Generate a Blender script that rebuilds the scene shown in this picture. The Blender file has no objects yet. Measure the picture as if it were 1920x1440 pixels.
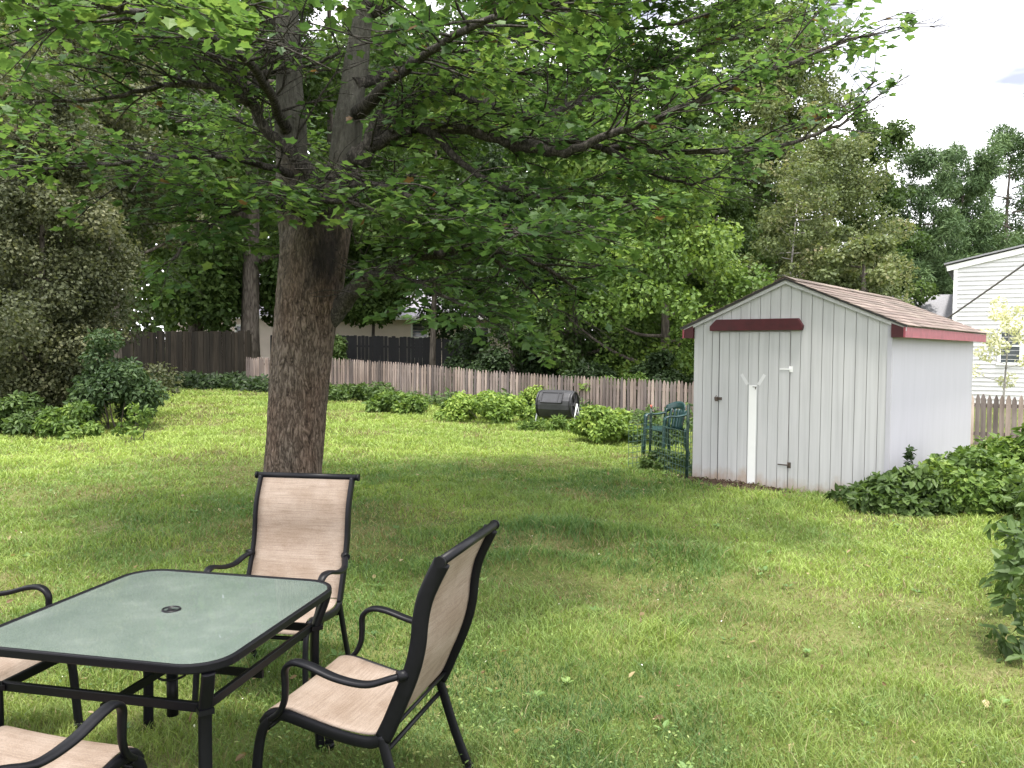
import bpy, math, random
import numpy as np
from mathutils import Vector, Matrix

RNG = np.random.default_rng(11)
random.seed(5)
sc = bpy.context.scene
COL = sc.collection
R = math.radians

# ---------------------------------------------------------------- camera model (also used to measure positions)
FPX, PITCH, ROLL, CH = 1504.0, .0435, .0069, 1.763
_fw = np.array([0, math.cos(PITCH), -math.sin(PITCH)])
_up0 = np.array([0, math.sin(PITCH), math.cos(PITCH)])
_ri0 = np.array([1., 0, 0])
_ri = _ri0 * math.cos(ROLL) + _up0 * math.sin(ROLL)
_up = _up0 * math.cos(ROLL) - _ri0 * math.sin(ROLL)
_o = np.array([0, 0, CH])
def ray(px, py): return _fw + _ri * (px - 960) / FPX - _up * (py - 720) / FPX
def G(px, py, z=0.):
    d = ray(px, py); return _o + d * (z - CH) / d[2]
def W(px, py, d): return _o + ray(px, py) * d
def project(P):
    d = P - _o; z = d @ _fw; z = np.where(z < .05, .05, z)
    return 960 + FPX * (d @ _ri) / z, 720 - FPX * (d @ _up) / z

def sstep(t):
    t = np.clip(t, 0, 1); return t * t * (3 - 2 * t)

# ---------------------------------------------------------------- noise
_lat = np.random.default_rng(3).random((256, 256))
def vnoise(x, y, s=1., ox=0.):
    x = np.asarray(x, float) / s + 57.3 + ox; y = np.asarray(y, float) / s + 91.7 + ox * 1.7
    xi = np.floor(x).astype(int); yi = np.floor(y).astype(int)
    fx = sstep(x - xi); fy = sstep(y - yi)
    a = _lat[xi % 256, yi % 256]; b = _lat[(xi + 1) % 256, yi % 256]
    c = _lat[xi % 256, (yi + 1) % 256]; d = _lat[(xi + 1) % 256, (yi + 1) % 256]
    return (a * (1 - fx) + b * fx) * (1 - fy) + (c * (1 - fx) + d * fx) * fy
def fbm(x, y, s=1., ox=0.):
    return .5 * vnoise(x, y, s, ox) + .3 * vnoise(x, y, s / 2.1, ox + 5) + .2 * vnoise(x, y, s / 4.3, ox + 9)

def gz(x, y):
    x = np.asarray(x, float); y = np.asarray(y, float)
    z = .09 * sstep((y - 5) / 5) * (1 - sstep((x - 5) / 4))
    z = z + .36 * sstep((y - 9) / 14) * sstep((3 - x) / 9)
    near = (1 - sstep((np.hypot(x, y) - 25) / 10))
    z = z + near * (.07 * (fbm(x, y, 2.3) - .5) + .045 * (vnoise(x, y, .55, 3) - .5))
    # low mound and hollow near the middle of the lawn
    z = z + .13 * np.exp(-(((x - .45) / .9) ** 2 + ((y - 7.35) / .26) ** 2)) + .12 * np.exp(-(((x - .15) / .6) ** 2 + ((y - 6.35) / .2) ** 2)) + .07 * np.exp(-(((x - 1.3) / .5) ** 2 + ((y - 6.7) / .2) ** 2)) + .025 * (vnoise(x, y, .3, 13) - .5) * (np.hypot(x, y) < 14)
    return z
def gz1(x, y): return float(gz(np.array([x]), np.array([y]))[0])

# ---------------------------------------------------------------- mesh helpers
def tagset(o, label=None, cat=None, group=None, kind=None):
    if label: o['label'] = label
    if cat: o['category'] = cat
    if group: o['group'] = group
    if kind: o['kind'] = kind
    return o
def thing(name, label, cat, loc=(0, 0, 0), rz=0., group=None):
    o = bpy.data.objects.new(name, None); COL.objects.link(o)
    o.location = loc; o.rotation_euler = (0, 0, rz); o.empty_display_size = .2
    return tagset(o, label, cat, group)
def link(name, me, parent=None):
    o = bpy.data.objects.new(name, me); COL.objects.link(o)
    if parent is not None: o.parent = parent
    return o
def np_mesh(name, V, F, mat, parent=None, col=None, smooth=False):
    """V (n,3); F (m,k) ints; col (m,3) face colours"""
    V = np.asarray(V, np.float32); F = np.asarray(F, np.int32); m, k = F.shape
    me = bpy.data.meshes.new(name)
    me.vertices.add(len(V)); me.vertices.foreach_set('co', V.ravel())
    me.loops.add(m * k); me.loops.foreach_set('vertex_index', F.ravel())
    me.polygons.add(m); me.polygons.foreach_set('loop_start', np.arange(0, m * k, k, dtype=np.int32))
    me.polygons.foreach_set('use_smooth', np.full(m, smooth, dtype=bool))
    if col is not None:
        a = me.attributes.new('col', 'FLOAT_COLOR', 'FACE')
        a.data.foreach_set('color', np.concatenate([col, np.ones((m, 1))], 1).astype(np.float32).ravel())
    me.materials.append(mat); me.update(calc_edges=True)
    return link(name, me, parent)

class MB:
    def __init__(s): s.v = []; s.f = []; s.c = []; s.smooth = []
    def add(s, vs, fs, c=.5, smooth=False):
        n = len(s.v); s.v += [tuple(map(float, v)) for v in vs]
        for f in fs: s.f.append([i + n for i in f]); s.c.append(c); s.smooth.append(smooth)
    def box(s, c, d, M=None, cc=.5):
        x, y, z = [q / 2 for q in d]
        vs = [Vector((sx * x, sy * y, sz * z)) for sz in (-1, 1) for sy in (-1, 1) for sx in (-1, 1)]
        if M is not None: vs = [M @ v for v in vs]
        vs = [v + Vector(c) for v in vs]
        s.add(vs, [(0, 2, 3, 1), (4, 5, 7, 6), (0, 1, 5, 4), (2, 6, 7, 3), (0, 4, 6, 2), (1, 3, 7, 5)], cc)
    def bar(s, a, b, w, h, up=(0, 0, 1), cc=.5):
        a = Vector(a); b = Vector(b); t = (b - a).normalized(); u = Vector(up)
        if abs(t.dot(u)) > .98: u = Vector((1, 0, 0))
        n = (u - t * u.dot(t)).normalized(); q = t.cross(n)
        vs = [p + q * (sx * w / 2) + n * (sy * h / 2) for p in (a, b) for sx, sy in ((-1, -1), (1, -1), (1, 1), (-1, 1))]
        s.add(vs, [(3, 2, 1, 0), (4, 5, 6, 7), (0, 1, 5, 4), (1, 2, 6, 5), (2, 3, 7, 6), (3, 0, 4, 7)], cc)
    def prism(s, poly, off, cc=.5):
        """poly: list of 3D points (planar); off: extrusion vector"""
        n = len(poly); off = Vector(off); p = [Vector(q) for q in poly]
        s.add(p + [q + off for q in p], [tuple(range(n))[::-1], tuple(range(n, 2 * n))] + [(i, (i + 1) % n, n + (i + 1) % n, n + i) for i in range(n)], cc)
    def sweep(s, path, a, b, up=(1, 0, 0), n=10, sq=1., cc=.5, cap=True, smooth=True):
        """tube with a super-elliptic section; a along the `up` normal, b across"""
        P = [Vector(p) for p in path]; m = len(P); base = len(s.v); u = Vector(up)
        A = a if hasattr(a, '__len__') else [a] * m; B = b if hasattr(b, '__len__') else [b] * m
        vs = []
        for i, p in enumerate(P):
            t = (P[min(i + 1, m - 1)] - P[max(i - 1, 0)]).normalized()
            uu = u
            if abs(t.dot(uu)) > .97: uu = Vector((0, 0, 1)) if abs(t.z) < .9 else Vector((0, 1, 0))
            n1 = (uu - t * uu.dot(t)).normalized(); n2 = t.cross(n1)
            for k in range(n):
                ph = 2 * math.pi * k / n; c, d = math.cos(ph), math.sin(ph)
                c = math.copysign(abs(c) ** sq, c); d = math.copysign(abs(d) ** sq, d)
                vs.append(p + n1 * (A[i] * c) + n2 * (B[i] * d))
        fs = [(i * n + k, i * n + (k + 1) % n, (i + 1) * n + (k + 1) % n, (i + 1) * n + k) for i in range(m - 1) for k in range(n)]
        s.add(vs, fs, cc, smooth)
        if cap:
            s.f.append([base + k for k in range(n)][::-1]); s.c.append(cc); s.smooth.append(False)
            s.f.append([base + (m - 1) * n + k for k in range(n)]); s.c.append(cc); s.smooth.append(False)
    def build(s, name, mat, parent=None, bevel=0, label=None):
        me = bpy.data.meshes.new(name); me.from_pydata(s.v, [], s.f)
        a = me.attributes.new('v', 'FLOAT', 'FACE'); a.data.foreach_set('value', s.c)
        me.polygons.foreach_set('use_smooth', s.smooth)
        me.materials.append(mat); me.update()
        o = link(name, me, parent)
        if bevel:
            md = o.modifiers.new('edge', 'BEVEL'); md.width = bevel; md.segments = 2; md.limit_method = 'ANGLE'
        if label: o['label'] = label
        return o

def catmull(pts, n=8):
    P = [np.array(p, float) for p in pts]; P = [2 * P[0] - P[1]] + P + [2 * P[-1] - P[-2]]; out = []
    for i in range(1, len(P) - 2):
        for k in range(n):
            t = k / n; a, b, c, d = P[i - 1:i + 3]
            out.append(.5 * (2 * b + (c - a) * t + (2 * a - 5 * b + 4 * c - d) * t * t + (3 * b - a - 3 * c + d) * t ** 3))
    out.append(P[-2]); return out

def copy_tree(o, parent=None):
    c = o.copy(); COL.objects.link(c); c.parent = parent
    for ch in list(o.children): copy_tree(ch, c)
    return c

# ---------------------------------------------------------------- materials
def mat(name):
    m = bpy.data.materials.new(name); m.use_nodes = True
    nt = m.node_tree; return m, nt, nt.nodes['Principled BSDF'], nt.nodes['Material Output']
def N(nt, t, **kw):
    n = nt.nodes.new(t)
    for k, v in kw.items():
        if k in n.inputs: n.inputs[k].default_value = v
        else: setattr(n, k, v)
    return n
def ramp(nt, stops):
    r = nt.nodes.new('ShaderNodeValToRGB'); e = r.color_ramp.elements
    while len(e) < len(stops): e.new(.5)
    for el, (p, c) in zip(e, stops): el.position = p; el.color = (*c, 1)
    return r
def coords(nt, scale=(1, 1, 1), src='Object'):
    tc = N(nt, 'ShaderNodeTexCoord'); mp = N(nt, 'ShaderNodeMapping'); mp.inputs['Scale'].default_value = scale
    nt.links.new(tc.outputs[src], mp.inputs['Vector']); return mp.outputs['Vector']
def noise(nt, vec, scale, detail=4, rough=.55):
    n = N(nt, 'ShaderNodeTexNoise', Scale=scale, Detail=detail, Roughness=rough); nt.links.new(vec, n.inputs['Vector']); return n.outputs['Fac']
def mixc(nt, fac, a, b, mode='MIX'):
    m = N(nt, 'ShaderNodeMix', data_type='RGBA', blend_type=mode)
    for i, v in ((0, fac), (6, a), (7, b)):
        if hasattr(v, 'is_output') or hasattr(v, 'links'): nt.links.new(v, m.inputs[i])
        else: m.inputs[i].default_value = v if i == 0 else (*v, 1) if len(v) == 3 else v
    return m.outputs[2]
def bump(nt, bsdf, h, strength=.4, dist=.01):
    b = N(nt, 'ShaderNodeBump', Strength=strength, Distance=dist); nt.links.new(h, b.inputs['Height']); nt.links.new(b.outputs[0], bsdf.inputs['Normal'])

def leaf_mat(name, trans=.35, rough=.5, spec=.3, tint=(1.2, 1.2, .75)):
    m, nt, p, out = mat(name)
    at = N(nt, 'ShaderNodeAttribute', attribute_name='col')
    p.inputs['Roughness'].default_value = rough; p.inputs['Specular IOR Level'].default_value = spec
    nt.links.new(at.outputs['Color'], p.inputs['Base Color'])
    t = N(nt, 'ShaderNodeBsdfTranslucent')
    nt.links.new(mixc(nt, 1., at.outputs['Color'], tint, 'MULTIPLY'), t.inputs['Color'])
    mx = N(nt, 'ShaderNodeMixShader'); mx.inputs[0].default_value = trans
    nt.links.new(p.outputs[0], mx.inputs[1]); nt.links.new(t.outputs[0], mx.inputs[2]); nt.links.new(mx.outputs[0], out.inputs['Surface'])
    return m
M_MAPLE = leaf_mat('maple_leaf', .5, .5, .3, (1.25, 1.25, .8))
M_LEAF = leaf_mat('far_leaf', .35, .55, .25)
M_NEEDLE = leaf_mat('needle', .15, .6, .2, (1.1, 1.1, .7))
M_SHRUB = leaf_mat('shrub_leaf', .32, .5, .28)
M_GRASS = leaf_mat('grass_blade', .3, .5, .3, (1.15, 1.15, .55))

def bark_mat(name, c0, c1, c2, sc_=9., zs=.16, strength=.9, dist=.03, moss=None, upper=None, stain=None):
    m, nt, p, out = mat(name)
    v = coords(nt, (1, 1, zs))
    n1 = noise(nt, v, sc_ * 2.2, 7, .7)
    vo = N(nt, 'ShaderNodeTexVoronoi', feature='DISTANCE_TO_EDGE', Scale=sc_ * 2.)
    dv = N(nt, 'ShaderNodeMix', data_type='VECTOR'); dv.inputs[0].default_value = .16
    nz = N(nt, 'ShaderNodeTexNoise', Scale=sc_ * 1.3, Detail=4); nt.links.new(v, nz.inputs['Vector'])
    nt.links.new(v, dv.inputs[4]); nt.links.new(nz.outputs['Color'], dv.inputs[5]); nt.links.new(dv.outputs[1], vo.inputs['Vector'])
    h = N(nt, 'ShaderNodeMath', operation='MULTIPLY_ADD'); h.inputs[1].default_value = 1.3
    nt.links.new(vo.outputs['Distance'], h.inputs[0]); nt.links.new(n1, h.inputs[2])
    r = ramp(nt, [(.38, c0), (.6, c1), (.9, c2)]); nt.links.new(h.outputs[0], r.inputs[0])
    c = r.outputs[0]
    if moss:
        pn = noise(nt, coords(nt, (1, 1, .5)), 1.9, 4); rr = ramp(nt, [(.4, (0, 0, 0)), (.65, (1, 1, 1))]); nt.links.new(pn, rr.inputs[0])
        c = mixc(nt, rr.outputs[0], c, mixc(nt, 1., c, moss, 'MULTIPLY'))
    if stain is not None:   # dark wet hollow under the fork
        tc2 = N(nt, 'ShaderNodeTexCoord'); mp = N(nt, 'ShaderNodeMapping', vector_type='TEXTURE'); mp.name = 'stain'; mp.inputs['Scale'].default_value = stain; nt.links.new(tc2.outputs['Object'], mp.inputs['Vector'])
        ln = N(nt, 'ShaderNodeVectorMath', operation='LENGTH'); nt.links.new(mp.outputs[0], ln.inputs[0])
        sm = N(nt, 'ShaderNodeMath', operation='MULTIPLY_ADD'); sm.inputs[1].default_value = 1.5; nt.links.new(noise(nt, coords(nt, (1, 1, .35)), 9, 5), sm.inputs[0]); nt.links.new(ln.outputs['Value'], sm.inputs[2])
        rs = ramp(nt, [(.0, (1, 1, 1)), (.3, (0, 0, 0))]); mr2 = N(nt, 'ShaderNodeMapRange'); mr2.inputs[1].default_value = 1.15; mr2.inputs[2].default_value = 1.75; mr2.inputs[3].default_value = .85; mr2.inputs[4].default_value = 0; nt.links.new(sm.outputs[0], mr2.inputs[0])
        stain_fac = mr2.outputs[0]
    bh = h.outputs[0]
    if upper:    # young smooth grey bark higher up the stems
        tc = N(nt, 'ShaderNodeTexCoord'); sp = N(nt, 'ShaderNodeSeparateXYZ'); nt.links.new(tc.outputs['Object'], sp.inputs[0])
        ad = N(nt, 'ShaderNodeMath', operation='MULTIPLY_ADD'); ad.inputs[1].default_value = 1.4; nt.links.new(noise(nt, coords(nt, (1, 1, .5)), 3., 4), ad.inputs[0]); nt.links.new(sp.outputs[2], ad.inputs[2])
        mr = N(nt, 'ShaderNodeMapRange'); mr.inputs[1].default_value = 2.9; mr.inputs[2].default_value = 4.3; nt.links.new(ad.outputs[0], mr.inputs[0])
        r2 = ramp(nt, [(.3, upper[0]), (.55, upper[1]), (.8, upper[2])]); nt.links.new(n1, r2.inputs[0])
        c = mixc(nt, mr.outputs[0], c, r2.outputs[0])
        mm = N(nt, 'ShaderNodeMix'); nt.links.new(mr.outputs[0], mm.inputs[0]); nt.links.new(bh, mm.inputs[2]); nt.links.new(n1, mm.inputs[3]); bh = mm.outputs[0]
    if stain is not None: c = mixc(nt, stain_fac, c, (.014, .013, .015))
    nt.links.new(c, p.inputs['Base Color']); p.inputs['Roughness'].default_value = .9; p.inputs['Specular IOR Level'].default_value = .2
    bump(nt, p, bh, strength, dist)
    return m
M_BARK = bark_mat('maple_bark', (.026, .02, .016), (.125, .097, .077), (.27, .22, .18), 13, .28, 1., .075, (1.1, .93, .86), ((.07, .066, .055), (.135, .128, .108), (.22, .21, .18)), (.2, .4, .6))
M_LIMB = bark_mat('limb_bark', (.012, .011, .01), (.034, .03, .026), (.085, .076, .066), 14, .4, .6, .012)
M_STEM = M_BARK
M_FARBARK = bark_mat('far_bark', (.035, .03, .025), (.09, .075, .065), (.15, .13, .11), 6, .2, .6, .02)
M_GREYBARK = bark_mat('grey_bark', (.12, .11, .10), (.25, .235, .22), (.36, .34, .32), 8, .3, .4, .01)

def plain(name, c, rough=.6, spec=.4, metal=0., var=.12, scale=6., bmp=0., vattr=0.):
    m, nt, p, out = mat(name)
    n = noise(nt, coords(nt), scale, 5)
    a = tuple(q * (1 - var) for q in c); b = tuple(min(1, q * (1 + var)) for q in c)
    r = ramp(nt, [(.3, a), (.7, b)]); nt.links.new(n, r.inputs[0]); o_ = r.outputs[0]
    if vattr:
        at = N(nt, 'ShaderNodeAttribute', attribute_name='v')
        rr = ramp(nt, [(0, (1 - vattr,) * 3), (1, (1 + 0,) * 3)]); nt.links.new(at.outputs['Fac'], rr.inputs[0])
        o_ = mixc(nt, 1., o_, rr.outputs[0], 'MULTIPLY')
    nt.links.new(o_, p.inputs['Base Color'])
    p.inputs['Roughness'].default_value = rough; p.inputs['Specular IOR Level'].default_value = spec; p.inputs['Metallic'].default_value = metal
    if bmp: bump(nt, p, n, bmp, .01)
    return m
M_METAL = plain('charcoal_powder_coat', (.005, .005, .007), .42, .17, 0, .15, 40)
M_RED = plain('dark_red_paint', (.05, .0045, .008), .5, .4, 0, .25, 9)
M_REDFADE = plain('faded_red_paint', (.29, .065, .085), .55, .4, 0, .2, 9)
M_WHITE = plain('white_siding', (.6, .595, .61), .55, .4, 0, .03, 2)
M_PINKSIDING = plain('pale_pink_siding', (.72, .62, .56), .6, .3, 0, .05, 2)
M_TRIM = plain('white_trim', (.85, .85, .85), .5, .4, 0, .03)
M_GREYROOF = plain('grey_shingle', (.26, .26, .28), .9, .2, 0, .15, 20)
M_PALEROOF = plain('pale_lavender_shingle', (.3, .29, .33), .85, .2, 0, .15, 20)
M_PANE = plain('window_pane', (.05, .06, .07), .08, .6, 0, .2)
M_GREENPL = plain('dark_green_plastic', (.012, .042, .042), .35, .5, 0, .2)
M_BLACKPL = plain('black_plastic', (.02, .02, .023), .4, .5, 0, .3, 12)
M_GREYPL = plain('worn_grey_plastic', (.03, .03, .034), .45, .5, 0, .3, 12)
M_PALE = plain('pale_metal', (.6, .62, .6), .4, .5)
M_WIRE = plain('green_wire', (.06, .11, .09), .5, .4)
M_POST = plain('green_post', (.01, .03, .022), .5, .4)
M_CAP = plain('red_cap', (.5, .12, .08), .5, .4)
M_CABLE = plain('grey_cable', (.12, .11, .11), .6, .3)
M_RUST = plain('rusty_hardware', (.09, .07, .06), .6, .5, .6, .4, 30)
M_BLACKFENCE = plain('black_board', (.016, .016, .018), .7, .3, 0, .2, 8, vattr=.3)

def wood_mat(name, dark, light, grain=18., v=.45):
    m, nt, p, out = mat(name)
    vec = coords(nt, (1, 1, .07))
    n = noise(nt, vec, grain, 6, .6); r = ramp(nt, [(.3, dark), (.72, light)]); nt.links.new(n, r.inputs[0])
    at = N(nt, 'ShaderNodeAttribute', attribute_name='v'); rr = ramp(nt, [(0, (1 - v, 1 - v, 1 - v * .95)), (1, (1.15, 1.08, 1.05))]); nt.links.new(at.outputs['Fac'], rr.inputs[0])
    c = mixc(nt, 1., r.outputs[0], rr.outputs[0], 'MULTIPLY')
    st = noise(nt, coords(nt, (1, 1, .4)), 1.3, 3); r2 = ramp(nt, [(.4, (.62, .6, .58)), (.6, (1, 1, 1))]); nt.links.new(st, r2.inputs[0])
    nt.links.new(mixc(nt, .8, c, r2.outputs[0], 'MULTIPLY'), p.inputs['Base Color'])
    p.inputs['Roughness'].default_value = .85; p.inputs['Specular IOR Level'].default_value = .2; bump(nt, p, n, .3, .006)
    return m
M_PICKET = wood_mat('weathered_cedar', (.25, .205, .18), (.5, .43, .39), 18., .6)
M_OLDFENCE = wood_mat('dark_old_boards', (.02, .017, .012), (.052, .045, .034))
M_GREYWOOD = wood_mat('grey_boards', (.12, .105, .09), (.24, .215, .19))

def shed_paint(name, c, streak=.86):
    m, nt, p, out = mat(name)
    tc = N(nt, 'ShaderNodeTexCoord'); sp = N(nt, 'ShaderNodeSeparateXYZ'); nt.links.new(tc.outputs['Object'], sp.inputs[0])
    n = noise(nt, coords(nt, (1, 1, .25)), 5, 5); r = ramp(nt, [(.3, tuple(q * .93 for q in c)), (.7, c)]); nt.links.new(n, r.inputs[0])
    col = r.outputs[0]
    # splash-back dirt along the bottom boards and thin rain streaks, with an irregular edge
    nd = noise(nt, coords(nt, (1, 1, .5)), 4.5, 6, .7)
    h = N(nt, 'ShaderNodeMath', operation='MULTIPLY_ADD'); h.inputs[1].default_value = -1.7
    nt.links.new(sp.outputs[2], h.inputs[0]); nt.links.new(nd, h.inputs[2])
    r2 = ramp(nt, [(.05, (0, 0, 0)), (.38, (1, 1, 1))]); nt.links.new(h.outputs[0], r2.inputs[0])
    col = mixc(nt, mixc(nt, 1., r2.outputs[0], (.75, .75, .75), 'MULTIPLY'), col, (.30, .205, .13))
    ns = noise(nt, coords(nt, (1, 1, .03)), 22, 3); r3 = ramp(nt, [(.3, (streak,) * 3), (.55, (1, 1, 1))]); nt.links.new(ns, r3.inputs[0])
    col = mixc(nt, 1., col, r3.outputs[0], 'MULTIPLY')
    nt.links.new(col, p.inputs['Base Color']); p.inputs['Roughness'].default_value = .6; p.inputs['Specular IOR Level'].default_value = .35
    bump(nt, p, n, .15, .004)
    return m
M_SHED = shed_paint('old_white_paint', (.455, .455, .465))
M_SHEDSIDE = shed_paint('skylit_white_paint', (.395, .39, .43), .96)  # white paint of the side, with bluish sky light put into its colour
M_FRESH = plain('fresh_white_paint', (.7, .7, .7), .5, .4, 0, .03)
M_SCUFF = plain('scuffed_white_paint', (.54, .54, .55), .6, .3, 0, .05)
M_GROOVE = plain('groove_shadow_board', (.3, .29, .28), .8, .2)

def shingle_mat():
    m, nt, p, out = mat('brown_shingle')
    at = N(nt, 'ShaderNodeAttribute', attribute_name='v')
    r = ramp(nt, [(0, (.095, .068, .057)), (.5, (.155, .112, .095)), (1, (.23, .175, .15))]); nt.links.new(at.outputs['Fac'], r.inputs[0])
    n = noise(nt, coords(nt), 60, 4); r2 = ramp(nt, [(.3, (.75, .75, .75)), (.7, (1.1, 1.1, 1.1))]); nt.links.new(n, r2.inputs[0])
    n3 = noise(nt, coords(nt), 1.5, 4); r3 = ramp(nt, [(.4, (.8, .85, .8)), (.6, (1, 1, 1))]); nt.links.new(n3, r3.inputs[0])
    nt.links.new(mixc(nt, 1., mixc(nt, 1., r.outputs[0], r2.outputs[0], 'MULTIPLY'), r3.outputs[0], 'MULTIPLY'), p.inputs['Base Color'])
    p.inputs['Roughness'].default_value = .9; bump(nt, p, n, .4, .004); return m
M_SHINGLE = shingle_mat()

def sling_mat():
    m, nt, p, out = mat('beige_sling_fabric')
    n1 = noise(nt, coords(nt, (3, 90, 90)), 1.6, 3, .6)
    r = ramp(nt, [(.25, (.27, .21, .168)), (.5, (.345, .276, .226)), (.78, (.395, .326, .276))]); nt.links.new(n1, r.inputs[0])
    n2 = noise(nt, coords(nt, (1, 1, 1)), 260, 2); r2 = ramp(nt, [(.35, (.8, .8, .8)), (.65, (1.05, 1.05, 1.05))]); nt.links.new(n2, r2.inputs[0])
    n3 = noise(nt, coords(nt), 7, 4); r3 = ramp(nt, [(.35, (.8, .76, .72)), (.6, (1, 1, 1))]); nt.links.new(n3, r3.inputs[0])
    c = mixc(nt, 1., mixc(nt, 1., r.outputs[0], r2.outputs[0], 'MULTIPLY'), r3.outputs[0], 'MULTIPLY')
    nt.links.new(c, p.inputs['Base Color']); p.inputs['Roughness'].default_value = .75; p.inputs['Specular IOR Level'].default_value = .25
    bump(nt, p, n1, .25, .002)
    t = N(nt, 'ShaderNodeBsdfTranslucent'); nt.links.new(c, t.inputs['Color']); mx = N(nt, 'ShaderNodeMixShader'); mx.inputs[0].default_value = .25
    nt.links.new(p.outputs[0], mx.inputs[1]); nt.links.new(t.outputs[0], mx.inputs[2]); nt.links.new(mx.outputs[0], out.inputs['Surface'])
    return m
M_SLING = sling_mat()

def glass_mat():
    m, nt, p, out = mat('dusty_green_glass')
    n = noise(nt, coords(nt), 3.2, 6, .65); r = ramp(nt, [(.3, (.125, .16, .14)), (.55, (.165, .2, .18)), (.8, (.26, .295, .27))]); nt.links.new(n, r.inputs[0])
    nt.links.new(r.outputs[0], p.inputs['Base Color'])
    n2 = noise(nt, coords(nt, (1, 1, 1)), 11, 5); r2 = ramp(nt, [(.3, (.015,) * 3), (.75, (.06,) * 3)]); nt.links.new(n2, r2.inputs[0])
    nt.links.new(r2.outputs[0], p.inputs['Roughness']); p.inputs['Specular IOR Level'].default_value = .75
    p.inputs['IOR'].default_value = 1.7; p.inputs['Coat Weight'].default_value = .6; p.inputs['Coat Roughness'].default_value = .01
    tr = N(nt, 'ShaderNodeBsdfTransparent'); tr.inputs[0].default_value = (.55, .72, .64, 1)
    mx = N(nt, 'ShaderNodeMixShader'); mx.inputs[0].default_value = .22
    nt.links.new(p.outputs[0], mx.inputs[1]); nt.links.new(tr.outputs[0], mx.inputs[2]); nt.links.new(mx.outputs[0], out.inputs['Surface'])
    return m
M_GLASS = glass_mat()

def ground_mat():
    m, nt, p, out = mat('turf_soil')
    n = noise(nt, coords(nt), 1.1, 6, .65); r = ramp(nt, [(.3, (.07, .09, .026)), (.5, (.115, .14, .04)), (.66, (.17, .17, .07)), (.8, (.2, .16, .1))]); nt.links.new(n, r.inputs[0])
    n2 = noise(nt, coords(nt), 45, 5, .7); r2 = ramp(nt, [(.3, (.55, .55, .55)), (.7, (1.2, 1.2, 1.2))]); nt.links.new(n2, r2.inputs[0])
    nt.links.new(mixc(nt, 1., r.outputs[0], r2.outputs[0], 'MULTIPLY'), p.inputs['Base Color'])
    p.inputs['Roughness'].default_value = .95; p.inputs['Specular IOR Level'].default_value = .1; bump(nt, p, n2, .6, .02); return m
M_GROUND = ground_mat()
M_SOIL = plain('dark_mulch', (.07, .048, .035), .95, .1, 0, .5, 40, .8)

# ---------------------------------------------------------------- camera, light, sky
cam = bpy.data.cameras.new('camera'); co = bpy.data.objects.new('camera', cam); COL.objects.link(co)
cam.sensor_width = 36; cam.lens = FPX / 1920 * 36; cam.clip_end = 2000; cam.clip_start = .05
mx = Matrix.Identity(4)
for i in range(3):
    mx[i][0] = _ri[i]; mx[i][1] = _up[i]; mx[i][2] = -_fw[i]; mx[i][3] = _o[i]
co.matrix_world = mx; sc.camera = co

SUN_DIR = Vector((.03, -.20, .93)).normalized()      # towards the sun: high, from the right, a little behind the camera
sl = bpy.data.lights.new('sun', 'SUN'); sl.energy = 2.6; sl.angle = R(6); sl.color = (1, .95, .87)
so = bpy.data.objects.new('sun', sl); COL.objects.link(so); so.rotation_euler = SUN_DIR.to_track_quat('Z', 'Y').to_euler(); so.location = (4, -2, 20)
wd = bpy.data.worlds.new('World'); sc.world = wd; wd.use_nodes = True; nt = wd.node_tree
bg = nt.nodes['Background']; sky = N(nt, 'ShaderNodeTexSky', sky_type='NISHITA'); sky.sun_disc = False
sky.sun_elevation = math.asin(SUN_DIR.z); sky.sun_rotation = math.atan2(SUN_DIR.x, SUN_DIR.y)
nt.links.new(sky.outputs[0], bg.inputs['Color']); bg.inputs['Strength'].default_value = .12
bg2 = N(nt, 'ShaderNodeBackground'); bg2.inputs['Strength'].default_value = 1.45
vec = coords(nt, (1, 1, 2.2), 'Generated'); cn = noise(nt, vec, 2.6, 7, .55)
r = ramp(nt, [(.22, (.86,) * 3), (.5, (1,) * 3)]); nt.links.new(cn, r.inputs[0])
cn2 = noise(nt, vec, 4.1, 5); r2 = ramp(nt, [(.32, (.2, .21, .26)), (.54, (1.0, 1.0, 1.02))]); nt.links.new(cn2, r2.inputs[0]); nt.links.new(r2.outputs[0], bg2.inputs['Color'])
ms = N(nt, 'ShaderNodeMixShader'); nt.links.new(r.outputs[0], ms.inputs[0]); nt.links.new(bg.outputs[0], ms.inputs[1]); nt.links.new(bg2.outputs[0], ms.inputs[2])
nt.links.new(ms.outputs[0], nt.nodes['World Output'].inputs['Surface'])
sc.view_settings.view_transform = 'Standard'; sc.view_settings.look = 'None'; sc.view_settings.exposure = 1.45; sc.view_settings.gamma = 1
sc.render.engine = 'CYCLES'
sc.cycles.max_bounces = 6; sc.cycles.diffuse_bounces = 3; sc.cycles.glossy_bounces = 3; sc.cycles.transmission_bounces = 3; sc.cycles.transparent_max_bounces = 6
sc.cycles.use_denoising = True

# ---------------------------------------------------------------- ground
def axis(lo, hi, fine0, fine1, d):
    a = list(np.arange(fine0, fine1 + 1e-6, d)); s = d
    while a[-1] < hi: s *= 1.35; a.append(a[-1] + s)
    s = d
    while a[0] > lo: s *= 1.35; a.insert(0, a[0] - s)
    return np.array(a)
gx = axis(-500, 500, -14, 12, .16); gy = axis(-300, 700, 2, 30, .16)
X, Y = np.meshgrid(gx, gy); Z = gz(X, Y)
nx, ny = len(gx), len(gy); idx = np.arange(nx * ny).reshape(ny, nx)
F = np.stack([idx[:-1, :-1], idx[:-1, 1:], idx[1:, 1:], idx[1:, :-1]], -1).reshape(-1, 4)
tagset(np_mesh('ground', np.stack([X, Y, Z], -1).reshape(-1, 3), F, M_GROUND, smooth=True), kind='structure')

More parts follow.
